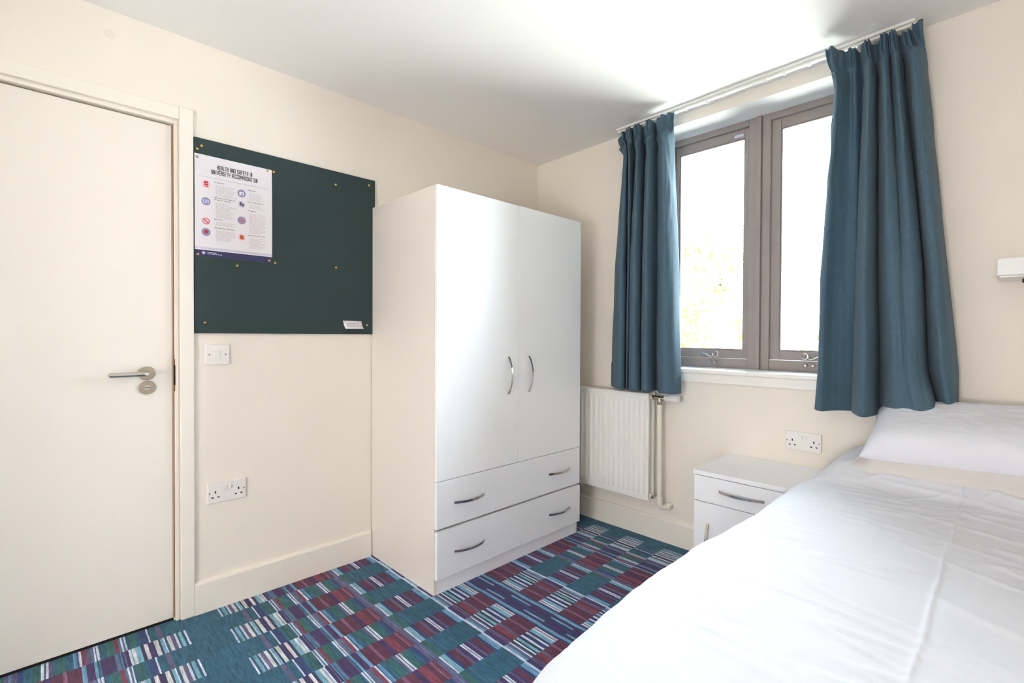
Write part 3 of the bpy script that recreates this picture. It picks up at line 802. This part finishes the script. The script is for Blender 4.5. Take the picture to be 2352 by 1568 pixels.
def curtain(name, rows, seed, label):
    zt, zb = rows[0][0], rows[-1][0]
    prof = [catmull(r[1], 7) for r in rows]
    N = len(prof[0]); NZ_ = 150
    b = B(); g = []
    for j in range(NZ_ + 1):
        t = j / NZ_; z = zt + (zb - zt) * t
        # locate segment
        for s in range(len(rows) - 1):
            if z >= rows[s + 1][0] - 1e-9: break
        zz0, zz1 = rows[s][0], rows[s + 1][0]
        k = (zz0 - z) / (zz0 - zz1)
        k = smooth(0, 1, k) if s == 0 else k
        row = []
        for i in range(N):
            x = prof[s][i][0] * (1 - k) + prof[s + 1][i][0] * k
            y = prof[s][i][1] * (1 - k) + prof[s + 1][i][1] * k
            # header tape: pinched just below the heading
            pin = math.exp(-((z - (zt - 0.080)) / 0.012) ** 2)
            yc = -0.09
            y = yc + (y - yc) * 1.34 * (1 - 0.45 * pin)
            hd_ = smooth(zt - 0.078, zt - 0.060, z)
            pl = math.sin(i * 0.78 + seed)
            y += 0.011 * hd_ * (abs(pl) ** 0.5 * (1 if pl > 0 else -1)) + 0.0025 * nz(i * 0.35, z * 5, seed)
            bulge = math.exp(-((z - (zt - 0.125)) / 0.03) ** 2)
            y += (y - yc) * 0.22 * bulge
            x += 0.004 * nz(i * 0.11, z * 3.0, seed + 5) + 0.0035 * nz(i * 0.3, z * 9, seed + 2) * (1 - smooth(0.25, 0.6, t))
            zj = z
            if j < 3: zj = z + 0.004 * nz(i * 0.10, 3, seed) + 0.0015 * math.sin(i * 0.33 + seed)
            if j > NZ_ - 3: zj = z + 0.005 * nz(i * 0.06, 7, seed)
            y = min(y, -0.024 if z > 1.0 else -0.04)
            row.append(b.verts.new((x, y, zj)))
        g.append(row)
    for j in range(NZ_):
        for i in range(N - 1): b.faces.new((g[j][i], g[j][i + 1], g[j + 1][i + 1], g[j + 1][i]))
    o = obj(name, b, M['curtain'], smooth=False, recalc=False)
    for p in o.data.polygons: p.use_smooth = True
    m = o.modifiers.new('solid', 'SOLIDIFY'); m.thickness = 0.0018; m.offset = 0
    return tag(o, label, 'curtain', 'teal curtains at the window')
curtain('curtain', LC, 1.0, 'narrow pleated teal curtain hanging above the radiator')
curtain('curtain', RC, 6.0, 'wide pleated teal curtain hanging behind the pillow')

tk = empty('curtain_track', (1.4, -0.08, ceil_z(1.4) - 0.02))
tag(tk, 'white curtain track fixed along the ceiling above the window', 'curtain track')
b = B()
x0, x1 = 0.72, 2.07
def sbox(b, x0, x1, y0, y1, dz0, dz1):
    v = [b.verts.new((x, y, ceil_z(x) + dz)) for x in (x0, x1) for y in (y0, y1) for dz in (dz0, dz1)]
    for q in [(0, 1, 3, 2), (4, 6, 7, 5), (0, 4, 5, 1), (2, 3, 7, 6), (0, 2, 6, 4), (1, 5, 7, 3)]: b.faces.new([v[i] for i in q])
sbox(b, x0, x1, -0.108, -0.058, -0.011, -0.0005)
obj('track_batten', b, M['track'], tk)
b = B(); sbox(b, x0, x1, -0.092, -0.074, -0.020, -0.011); obj('rail', b, M['track'], tk)
for x in (1.13, 1.24, 1.33, 1.52, 1.60, 1.70):
    b = B(); box(b, x, x + 0.012, -0.088, -0.078, ceil_z(x) - 0.028, ceil_z(x) - 0.020, 0.001); obj('glider', b, M['track'], tk)

# ------------------------------------------------------------------ pin board, poster, pins
bx_ = bx('pin_board', M['board'], None, 0.0006, 0.012, -2.0735, -1.2665, 1.163, 1.965, 0.0012)
tag(bx_, 'large square dark green fabric pin board on the wall beside the door', 'notice board')

def quad(b, y0, y1, z0, z1, x):
    v = [b.verts.new((x, y0, z0)), b.verts.new((x, y1, z0)), b.verts.new((x, y1, z1)), b.verts.new((x, y0, z1))]
    b.faces.new(v)
def disc(b, yc, zc, r, x, n=32):
    b.faces.new([b.verts.new((x, yc + r * math.cos(2 * PI * i / n), zc + r * math.sin(2 * PI * i / n))) for i in range(n)])
def ringm(b, yc, zc, r0, r1, x, n=32):
    A = [b.verts.new((x, yc + r0 * math.cos(2 * PI * i / n), zc + r0 * math.sin(2 * PI * i / n))) for i in range(n)]
    Bv = [b.verts.new((x, yc + r1 * math.cos(2 * PI * i / n), zc + r1 * math.sin(2 * PI * i / n))) for i in range(n)]
    for i in range(n): b.faces.new((A[i], A[(i + 1) % n], Bv[(i + 1) % n], Bv[i]))
PY0, PY1, PZ0, PZ1 = -2.0725, -1.7755, 1.481, 1.899
def px_(y, z):
    """paper stands slightly off the board towards its free right edge"""
    u = (y - PY0) / (PY1 - PY0); w = (z - PZ0) / (PZ1 - PZ0)
    return 0.0128 + 0.0035 * smooth(0.75, 1.0, u) * math.sin(PI * w) + 0.0008 * math.sin(3 * w + 2 * u)
def tess(b, n=6):
    return b
def flatobj(name, b, m, parent, lift):
    """drape flat print onto the gently curled sheet"""
    for v in b.verts: v.co.x = px_(v.co.y, v.co.z) + lift
    o = obj(name, b, m, parent, recalc=False)
    return o
def grid(b, y0, y1, z0, z1, ny, nz_):
    g = [[b.verts.new((0, y0 + (y1 - y0) * i / ny, z0 + (z1 - z0) * j / nz_)) for i in range(ny + 1)] for j in range(nz_ + 1)]
    for j in range(nz_):
        for i in range(ny): b.faces.new((g[j][i], g[j][i + 1], g[j + 1][i + 1], g[j + 1][i]))
poster = empty('poster', (0.013, (PY0 + PY1) / 2, PZ0))
tag(poster, 'white health and safety poster pinned on the green board', 'poster')
b = B(); grid(b, PY0, PY1, PZ0, PZ1, 16, 20)
o = flatobj('sheet', b, M['paper'], poster, 0.0); m = o.modifiers.new('solid', 'SOLIDIFY'); m.thickness = 0.0003; m.offset = -1
def PU(u): return PY0 + (PY1 - PY0) * u
def PV(v): return PZ1 - (PZ1 - PZ0) * v
b = B(); grid(b, PU(0), PU(1), PV(1), PV(0.936), 16, 2); band = flatobj('footer_band', b, M['navy'], poster, 0.0004)
b = B(); grid(b, PU(0), PU(1), PV(0.928), PV(0.905), 16, 2); flatobj('footer_strip', b, M['lilacpale'], poster, 0.0003)
b = B(); disc(b, PU(0.105), PV(0.965), 0.0068, 0); flatobj('emblem', b, M['lilac'], band, 0.0008)
b = B(); ringm(b, PU(0.105), PV(0.965), 0.0040, 0.0050, 0); quad(b, PU(0.095), PU(0.115), PV(0.968), PV(0.962), 0); flatobj('emblem_mark', b, M['whiteink'], band, 0.0011)
b = B()
def words(b, u0, u1, v, h, seed, wmin=0.012, wmax=0.045):
    r = random.Random(seed); u = u0
    while u < u1 - 0.008:
        w = min(r.uniform(wmin, wmax), u1 - u)
        quad(b, PU(u), PU(u + w), PV(v) - h, PV(v), 0)
        u += w + 0.009
words(b, 0.15, 0.26, 0.955, 0.0022, 1); words(b, 0.15, 0.33, 0.968, 0.0022, 2); flatobj('footer_text', b, M['whiteink'], band, 0.0008)

# condensed bold capitals drawn as strokes in a unit box: (x0, y0, x1, y1) upright rectangles, ('d', ...) slanted strokes
LW = 0.30
GL = {'H': [(0, 0, LW, 1), (1 - LW, 0, 1, 1), (LW, .43, 1 - LW, .57)], 'E': [(0, 0, LW, 1), (LW, .86, 1, 1), (LW, .43, .9, .57), (LW, 0, 1, .14)],
      'A': [(0, 0, LW, .80), (1 - LW, 0, 1, .80), (.10, .80, .90, 1), (LW, .26, 1 - LW, .40)], 'L': [(0, 0, LW, 1), (LW, 0, 1, .14)],
      'T': [(.35, 0, .65, .86), (0, .86, 1, 1)], 'N': [(0, 0, LW, 1), (1 - LW, 0, 1, 1), ('d', .22, 1, .78, 0)], 'D': [(0, 0, LW, 1), (LW, .86, .82, 1), (LW, 0, .82, .14), (1 - LW, .10, 1, .90)],
      'S': [(.05, .86, .95, 1), (0, .52, LW, .90), (.05, .43, .95, .57), (1 - LW, .10, 1, .48), (.05, 0, .95, .14), (1 - LW, .70, 1, .90), (0, .10, LW, .30)],
      'F': [(0, 0, LW, 1), (LW, .86, 1, 1), (LW, .43, .9, .57)], 'Y': [(.35, 0, .65, .50), (0, .50, LW, 1), (1 - LW, .50, 1, 1), (.12, .40, .88, .56)],
      'I': [(.30, 0, .70, 1)], 'U': [(0, .08, LW, 1), (1 - LW, .08, 1, 1), (.08, 0, .92, .14)], 'V': [(0, .40, LW, 1), (1 - LW, .40, 1, 1), ('d', .14, .45, .46, 0), ('d', .86, .45, .54, 0)],
      'R': [(0, 0, LW, 1), (LW, .86, .92, 1), (LW, .43, .92, .57), (1 - LW, .52, 1, .92), (1 - LW, 0, 1, .45)], 'C': [(0, .08, LW, .92), (.08, .86, .92, 1), (.08, 0, .92, .14), (1 - LW, .68, 1, .92), (1 - LW, .08, 1, .32)],
      'O': [(0, .08, LW, .92), (1 - LW, .08, 1, .92), (.08, .86, .92, 1), (.08, 0, .92, .14)], 'M': [(0, 0, .22, 1), (.78, 0, 1, 1), ('d', .16, 1, .5, .30), ('d', .84, 1, .5, .30)]}
GW = {'I': 0.45, 'M': 1.25, ' ': 0.55}
for s, vc, wid in (('HEALTH AND SAFETY IN', 0.120, 0.455), ('UNIVERSITY ACCOMMODATION', 0.172, 0.600)):
    b = B(); gap = 0.20
    tot = sum(GW.get(c, 1.0) for c in s) + gap * (len(s) - 1)
    k = wid * (PY1 - PY0) / tot; u = PU(0.5) - wid * (PY1 - PY0) / 2; hh = 0.0180
    for c in s:
        w_ = GW.get(c, 1.0) * k
        for st in GL.get(c, []):
            if st[0] == 'd':
                _, xa, ya, xb, yb = st; e = 0.13 / GW.get(c, 1.0)
                v = [(xa - e, ya), (xa + e, ya), (xb + e, yb), (xb - e, yb)]
            else:
                xa, ya, xb, yb = st; v = [(xa, ya), (xb, ya), (xb, yb), (xa, yb)]
            b.faces.new([b.verts.new((0, u + p[0] * w_, PV(vc) + p[1] * hh)) for p in v])
        u += w_ + gap * k
    flatobj('title', b, M['ink'], poster, 0.0005)
b = B(); grid(b, PU(0.05), PU(0.95), PV(0.2145), PV(0.2125), 10, 1); flatobj('rule', b, M['headink'], poster, 0.0005)
# icons
def icon(kind, u, v, r=0.0165):
    y, z = PU(u), PV(v)
    if kind in ('lilac_case', 'lilac_screen', 'lilac_plug', 'lilac_red'):
        b = B(); disc(b, y, z, r, 0); ic = flatobj('icon', b, M['lilac'], poster, 0.0005)
        if kind == 'lilac_screen':
            b = B(); quad(b, y - 0.009, y + 0.009, z - 0.007, z + 0.006, 0); flatobj('icon_mark', b, M['whiteink'], ic, 0.0008)
            b = B(); ringm(b, y + 0.002, z - 0.001, 0.0025, 0.004, 0); quad(b, y, y + 0.004, z - 0.002, z, 0); flatobj('icon_line', b, M['greybox'], ic, 0.0011)
        if kind == 'lilac_case':
            b = B()
            for q in ((-0.010, 0.010, 0.004, 0.0055), (-0.010, 0.010, -0.006, -0.0045), (-0.010, -0.0085, -0.006, 0.0055), (0.0085, 0.010, -0.006, 0.0055), (-0.004, 0.004, -0.001, 0.001)):
                quad(b, y + q[0], y + q[1], z + q[2], z + q[3], 0)
            flatobj('icon_line', b, M['whiteink'], ic, 0.0008)
        if kind == 'lilac_plug':
            b = B(); quad(b, y - 0.005, y + 0.008, z - 0.007, z + 0.002, 0); flatobj('icon_mark', b, M['orange'], ic, 0.0008)
        if kind == 'lilac_red':
            b = B(); quad(b, y - 0.006, y + 0.007, z - 0.006, z + 0.008, 0); flatobj('icon_mark', b, M['red'], ic, 0.0008)
    elif kind == 'red_can':
        b = B(); disc(b, y, z, r * 0.95, 0); ic = flatobj('icon', b, M['pinkink'], poster, 0.0005)
        b = B()
        for q in ((-0.007, 0.008, 0.004, 0.012), (-0.007, 0.008, -0.004, 0.002), (-0.001, 0.008, -0.011, -0.006), (-0.007, -0.003, -0.010, -0.007)):
            quad(b, y + q[0], y + q[1], z + q[2], z + q[3], 0)
        flatobj('icon_mark', b, M['red'], ic, 0.0008)
    elif kind == 'no_entry':
        b = B(); disc(b, y, z, r * 0.82, 0); ic = flatobj('icon', b, M['pinkink'], poster, 0.0005)
        b = B(); ringm(b, y, z, r * 0.66, r * 0.80, 0)
        a = Vector((0.7, -0.7)); 
        d = 0.0011; L = r * 0.7 * 0.72
        v = [b.verts.new((0, y - L - d, z + L - d)), b.verts.new((0, y - L + d, z + L + d)), b.verts.new((0, y + L + d, z - L + d)), b.verts.new((0, y + L - d, z - L - d))]
        b.faces.new(v); flatobj('icon_line', b, M['red'], ic, 0.0008)
    elif kind == 'grey_box':
        b = B(); disc(b, y, z, r * 0.85, 0); ic = flatobj('icon', b, M['lilacpale'], poster, 0.0005)
        b = B(); quad(b, y - 0.008, y + 0.0, z - 0.006, z + 0.010, 0); quad(b, y + 0.002, y + 0.009, z - 0.008, z + 0.004, 0); flatobj('icon_mark', b, M['greybox'], ic, 0.0008)
    elif kind == 'orange_box':
        b = B(); disc(b, y, z, r * 0.85, 0); ic = flatobj('icon', b, M['pinkink'], poster, 0.0005)
        b = B(); quad(b, y - 0.0075, y + 0.0075, z - 0.009, z + 0.009, 0); flatobj('icon_mark', b, M['orange'], ic, 0.0008)
        b = B()
        for i in range(3): quad(b, y - 0.0055, y + 0.0055, z - 0.0062 + i * 0.0052, z - 0.0045 + i * 0.0052, 0)
        flatobj('icon_line', b, M['red'], ic, 0.0011)
for k, u, v in (('red_can', 0.135, 0.285), ('lilac_case', 0.135, 0.455), ('no_entry', 0.135, 0.650), ('lilac_red', 0.135, 0.758),
                ('lilac_screen', 0.585, 0.312), ('grey_box', 0.585, 0.425), ('lilac_plug', 0.585, 0.590), ('orange_box', 0.585, 0.765)):
    icon(k, u, v)
# small print: headings and paragraphs on two columns
bh, bt = B(), B()
def para(u0, u1, v0, v1, seed):
    v = v0; i = 0; r = random.Random(seed)
    while v < v1:
        words(bt, u0, u1 - r.uniform(0, 0.10), v, 0.0013, seed * 31 + i, 0.012, 0.04); v += 0.0118; i += 1
for u0, u1, v, sd in ((0.235, 0.36, 0.247, 1), (0.235, 0.50, 0.400, 2), (0.235, 0.44, 0.420, 3), (0.235, 0.34, 0.615, 4), (0.235, 0.50, 0.700, 5),
                      (0.665, 0.78, 0.262, 6), (0.665, 0.88, 0.385, 7), (0.665, 0.78, 0.475, 8), (0.665, 0.90, 0.730, 9)):
    words(bh, u0, u1, v, 0.0026, sd, 0.02, 0.05)
for u0, u1, v0, v1, sd in ((0.255, 0.53, 0.278, 0.385, 1), (0.255, 0.52, 0.452, 0.600, 2), (0.255, 0.52, 0.645, 0.680, 3), (0.255, 0.52, 0.730, 0.835, 4),
                           (0.690, 0.93, 0.292, 0.370, 5), (0.690, 0.93, 0.415, 0.455, 6), (0.690, 0.93, 0.505, 0.715, 7), (0.690, 0.93, 0.760, 0.870, 8)):
    para(u0, u1, v0, v1, sd)
flatobj('section_heading', bh, M['headink'], poster, 0.0005)['kind'] = 'stuff'; flatobj('small_print', bt, M['greyink'], poster, 0.0005)['kind'] = 'stuff'
b = B(); words(b, 0.06, 0.94, 0.9150, 0.0012, 44, 0.012, 0.03); flatobj('footnote', b, M['greyink'], poster, 0.0006)

# little notice slip
slip = empty('notice_slip', (0.013, -1.387, 1.19)); tag(slip, 'small curled white slip of paper near the bottom corner of the pin board', 'note')
b = B(); g = []
def slipx(v): return 0.0128 + 0.010 * smooth(0.5, 1.0, v) ** 1.3
def slip_y(u, v): return -1.441 + 0.098 * u + 0.008 * v
def slip_z(u, v): return 1.230 - 0.040 * v
for j in range(9):
    g.append([b.verts.new((slipx(j / 8), slip_y(i / 6, j / 8), slip_z(i / 6, j / 8))) for i in range(7)])
for j in range(8):
    for i in range(6): b.faces.new((g[j][i], g[j][i + 1], g[j + 1][i + 1], g[j + 1][i]))
o = obj('paper', b, M['paper'], slip, smooth=True, recalc=False); o.modifiers.new('solid', 'SOLIDIFY').thickness = 0.0003
b = B(); r = random.Random(5)
for v, h, a, c in ((0.32, 0.0030, 0.22, 0.86), (0.50, 0.0012, 0.14, 0.90), (0.60, 0.0012, 0.14, 0.86), (0.70, 0.0012, 0.14, 0.9)):
    u = a
    while u < c:
        w = r.uniform(0.04, 0.10); x = slipx(v) + 0.0012
        y0_, y1_ = slip_y(u, v), slip_y(min(c, u + w), v)
        quad(b, y0_, y1_, slip_z(0, v) - h, slip_z(0, v), x); u += w + 0.02
obj('print', b, M['headink'], slip, recalc=False)

def make_pin(x, y, z, m):
    root = empty('drawing_pin', (x, y, z))
    b = B(); prof = [(0.0, 0.0050), (0.0008, 0.0052), (0.0018, 0.0044), (0.0026, 0.0028), (0.0029, 0.0012)]
    for (a, ra), (c, rc) in zip(prof[:-1], prof[1:]): cyl(b, (a, 0, 0), (c, 0, 0), ra, rc, 18, cap=False)
    cyl(b, (0.00285, 0, 0), (0.003, 0, 0), 0.0012, 0.0003, 18)
    obj('head', b, m, root, smooth=True, local=True)
    b = B(); cyl(b, (0.0004, 0, 0), (-0.008, 0, 0), 0.0005, 0.0002, 8); obj('point', b, M['silverpin'], root, local=True)
    return root
PINS = [(-2.047, 1.934, 'upper brass pin of the close pair in the corner above the poster'),
        (-2.062, 1.918, 'lower brass pin of the close pair in the corner above the poster'),
        (-2.064, 1.885, 'dull grey pin in the upper corner of the poster nearest the door'),
        (-1.794, 1.892, 'brass pin in the upper corner of the poster away from the door'),
        (-1.767, 1.893, 'brass pin in the green felt just beyond the upper poster corner'),
        (-1.479, 1.899, 'lone brass pin high on the bare felt above the lone lower pin'),
        (-1.301, 1.934, 'brass pin in the top corner of the board above the wardrobe side'),
        (-2.061, 1.488, 'brass pin in the navy footer of the poster beside its emblem'),
        (-1.787, 1.491, 'brass pin in the navy footer at the end away from the emblem'),
        (-1.762, 1.484, 'brass pin in the felt just beyond the lower poster corner'),
        (-1.916, 1.455, 'brass pin in the felt below the middle of the poster'),
        (-1.477, 1.492, 'lone brass pin at mid height of the bare felt beside the poster'),
        (-2.038, 1.206, 'brass pin in the bottom corner of the board nearest the door'),
        (-1.311, 1.209, 'brass pin in the bottom corner of the board beyond the slip'),
        (-1.432, 1.224, 'tiny brass pin in the first corner of the small slip'),
        (-1.362, 1.226, 'tiny grey pin in the second corner of the small slip')]
first = {}
for i, (y, z, lab) in enumerate(PINS):
    grey = 'grey' in lab
    onp = (PY0 < y < PY1 and PZ0 < z < PZ1)
    x = (px_(y, z) + 0.0003) if onp else (0.0132 if i >= 14 else 0.0121)
    if grey not in first:
        p = make_pin(x, y, z, M['silverpin'] if grey else M['brass']); first[grey] = p
    else:
        p = copy_tree(first[grey]); p.location = (x, y, z)
    p.rotation_euler = (rnd.uniform(0, 6), rnd.uniform(-0.15, 0.15), rnd.uniform(-0.15, 0.15))
    if i >= 14: p.scale = (0.6, 0.6, 0.6)
    tag(p, lab, 'pin', 'drawing pins on the board')

# ------------------------------------------------------------------ sockets and switch (local frame: plate faces -Y)
def plate(b, w, h, t):
    box(b, -w / 2, w / 2, -t, 0, -h / 2, h / 2, 0.004, 3)
def hole(b, x0, x1, z0, z1, y): 
    box(b, x0, x1, y - 0.0004, y + 0.0004, z0, z1)
def double_socket(loc, rz, label):
    root = empty('double_socket', loc, rz); tag(root, label, 'socket', 'white double wall sockets')
    t = 0.010
    b = B(); plate(b, 0.148, 0.088, t); obj('face_plate', b, M['plastic'], root, local=True, smooth=False)
    for s in (-1, 1):
        b = B(); cx = s * 0.044
        box(b, cx - 0.0025, cx + 0.0025, -t - 0.0004, -t + 0.0004, -0.002, 0.008)
        for d in (-0.011, 0.011): box(b, cx + d - 0.004, cx + d + 0.004, -t - 0.0004, -t + 0.0004, -0.0215, -0.0165)
        obj('socket_holes', b, M['slot'], root, local=True)
        b = B(); cyl(b, (s * 0.0655, -t - 0.0008, 0.0), (s * 0.0655, -t + 0.001, 0.0), 0.0028, n=14); obj('screw', b, M['screw'], root, local=True)
        b = B(); box(b, s * 0.009 - 0.0068, s * 0.009 + 0.0068, -t - 0.0055, -t + 0.001, 0.010, 0.028, 0.0015); obj('rocker', b, M['plastic'], root, local=True)
    return root
double_socket((0.0, -1.9565, 0.490), PI / 2, 'white double socket low on the wall between door and wardrobe')
double_socket((1.680, 0.0, 0.676), 0.0, 'white double socket on the window wall above the bedside cabinet')
sw = empty('light_switch', (0.0, -1.991, 1.074), PI / 2); tag(sw, 'single white light switch on the wall below the pin board', 'switch')
b = B(); plate(b, 0.092, 0.086, 0.009); obj('face_plate', b, M['plastic'], sw, local=True)
b = B(); box(b, -0.0105, 0.0105, -0.0102, -0.008, -0.0155, 0.0155, 0.0008); fr = obj('switch_bezel', b, M['plastic'], sw, local=True)
b = B(); v = [(-0.0088, -0.0104, -0.0138), (0.0088, -0.0104, -0.0138), (0.0088, -0.0135, 0.0138), (-0.0088, -0.0135, 0.0138)]
w = [(a, -0.009, c) for a, _, c in v]
A = [b.verts.new(p) for p in v]; D = [b.verts.new(p) for p in w]; b.faces.new(A); b.faces.new(D[::-1])
for i in range(4): b.faces.new((A[i], A[(i + 1) % 4], D[(i + 1) % 4], D[i]))
obj('rocker', b, M['plastic'], sw, local=True)
for s in (-1, 1):
    b = B(); cyl(b, (s * 0.0302, -0.0098, 0), (s * 0.0302, -0.008, 0), 0.0028, n=14); obj('screw', b, M['screw'], sw, local=True)

# ------------------------------------------------------------------ wall light over the bed
bl = empty('bed_light', (2.58, -0.1, 1.364)); tag(bl, 'white boxy wall light on the window wall above the pillow', 'wall light')
bx('housing', M['lampbody'], bl, 2.305, 2.79, -0.200, -0.0005, 1.369, 1.428, 0.004)
bx('diffuser', M['plastic'], bl, 2.312, 2.783, -0.193, -0.012, 1.3635, 1.3688, 0.001)
b = B(); cyl(b, (2.372, -0.10, 1.364), (2.372, -0.10, 1.350), 0.005, 0.006, 14); obj('pull_switch', b, M['black'], bl, smooth=True)

# ------------------------------------------------------------------ ceiling lamp behind the camera (the room's own light), then added fill panels
cl = empty('ceiling_light', (1.25, -3.6, ceil_z(1.25) - 0.07)); tag(cl, 'round flush ceiling light behind the camera', 'ceiling light')
b = B(); cyl(b, (1.25, -3.6, 2.376), (1.25, -3.6, 2.345), 0.185, 0.185, 40); obj('base', b, M['plastic'], cl, smooth=True)
b = B(); cyl(b, (1.25, -3.6, 2.345), (1.25, -3.6, 2.315), 0.175, 0.150, 40); obj('diffuser', b, M['lampglow'], cl, smooth=True)

wl = empty('fill_panel', (2.05, YB + 0.04, 0.55)); tag(wl, 'wide glowing fill panel added on the short wall behind the camera', 'fill panel', 'added fill panels behind the camera')  # glowing panel added out of view as fill light
bx('backplate', M['plastic'], wl, 1.58, 2.52, YB + 0.0005, YB + 0.03, 0.53, 1.17, 0.004)
bx('diffuser', M['fillglow'], wl, 1.60, 2.50, YB + 0.031, YB + 0.07, 0.55, 1.15, 0.01)
wl2 = empty('fill_panel', (XR - 0.04, -3.55, 1.20)); tag(wl2, 'wide glowing fill panel added on the long wall behind the camera', 'fill panel', 'added fill panels behind the camera')  # second added panel, weaker fill from the right wall
bx('backplate', M['plastic'], wl2, XR - 0.03, XR - 0.0005, -3.92, -3.18, 1.18, 1.92, 0.004)
bx('diffuser', M['fillglow_side'], wl2, XR - 0.07, XR - 0.031, -3.90, -3.20, 1.20, 1.90, 0.01)

# ------------------------------------------------------------------ outside: lawn and trees
b = B(); box(b, -30, 30, 0.6, 60, -3.4, -3.0); struct('ground', b, M['grass'])
def tree(x, y, h, r, n, m, seed, label):
    root = empty('tree', (x, y, -3.0)); tag(root, label, 'tree', 'trees outside the window')
    rr = random.Random(seed)
    b = B(); tube(b, [(x, y, -3.0), (x + 0.1, y, -1.0), (x - 0.05, y + 0.1, h * 0.45), (x + 0.1, y, h)], [0.16, 0.13, 0.09, 0.03], 10)
    obj('trunk', b, M['trunk'], root, smooth=True)
    b = B(); cl_ = [(Vector((rr.gauss(0, r * 0.45), rr.gauss(0, r * 0.4), rr.uniform(-r * 1.2, r * 1.2))), rr.uniform(0.25, 0.55) * r * 0.7) for _ in range(26)]
    for i in range(n):
        c, s = rr.choice(cl_)
        p = Vector((x, y, h * 0.55)) + c + Vector((rr.gauss(0, s * 0.5), rr.gauss(0, s * 0.5), rr.gauss(0, s * 0.5)))
        a = Vector((rr.uniform(-1, 1), rr.uniform(-1, 1), rr.uniform(-1, 1))).normalized(); c2 = a.orthogonal().normalized(); L = rr.uniform(0.05, 0.09)
        v = [b.verts.new(p + a * L), b.verts.new(p + c2 * L * 0.5), b.verts.new(p - a * L), b.verts.new(p - c2 * L * 0.5)]
        b.faces.new(v)
    o = obj('leaves', b, m, root, recalc=False); o['kind'] = 'stuff'
tree(-3.9, 10.5, 2.4, 1.9, 3600, M['leafB'], 3, 'grey green tree showing through the pane beside the narrow curtain')
tree(-1.35, 5.4, 2.0, 1.25, 2400, M['leafA'], 4, 'yellow green tree close behind the window mullion')
tree(0.35, 8.6, 2.2, 1.0, 1300, M['leafA'], 9, 'pale tree seen through the pane beside the wide curtain')
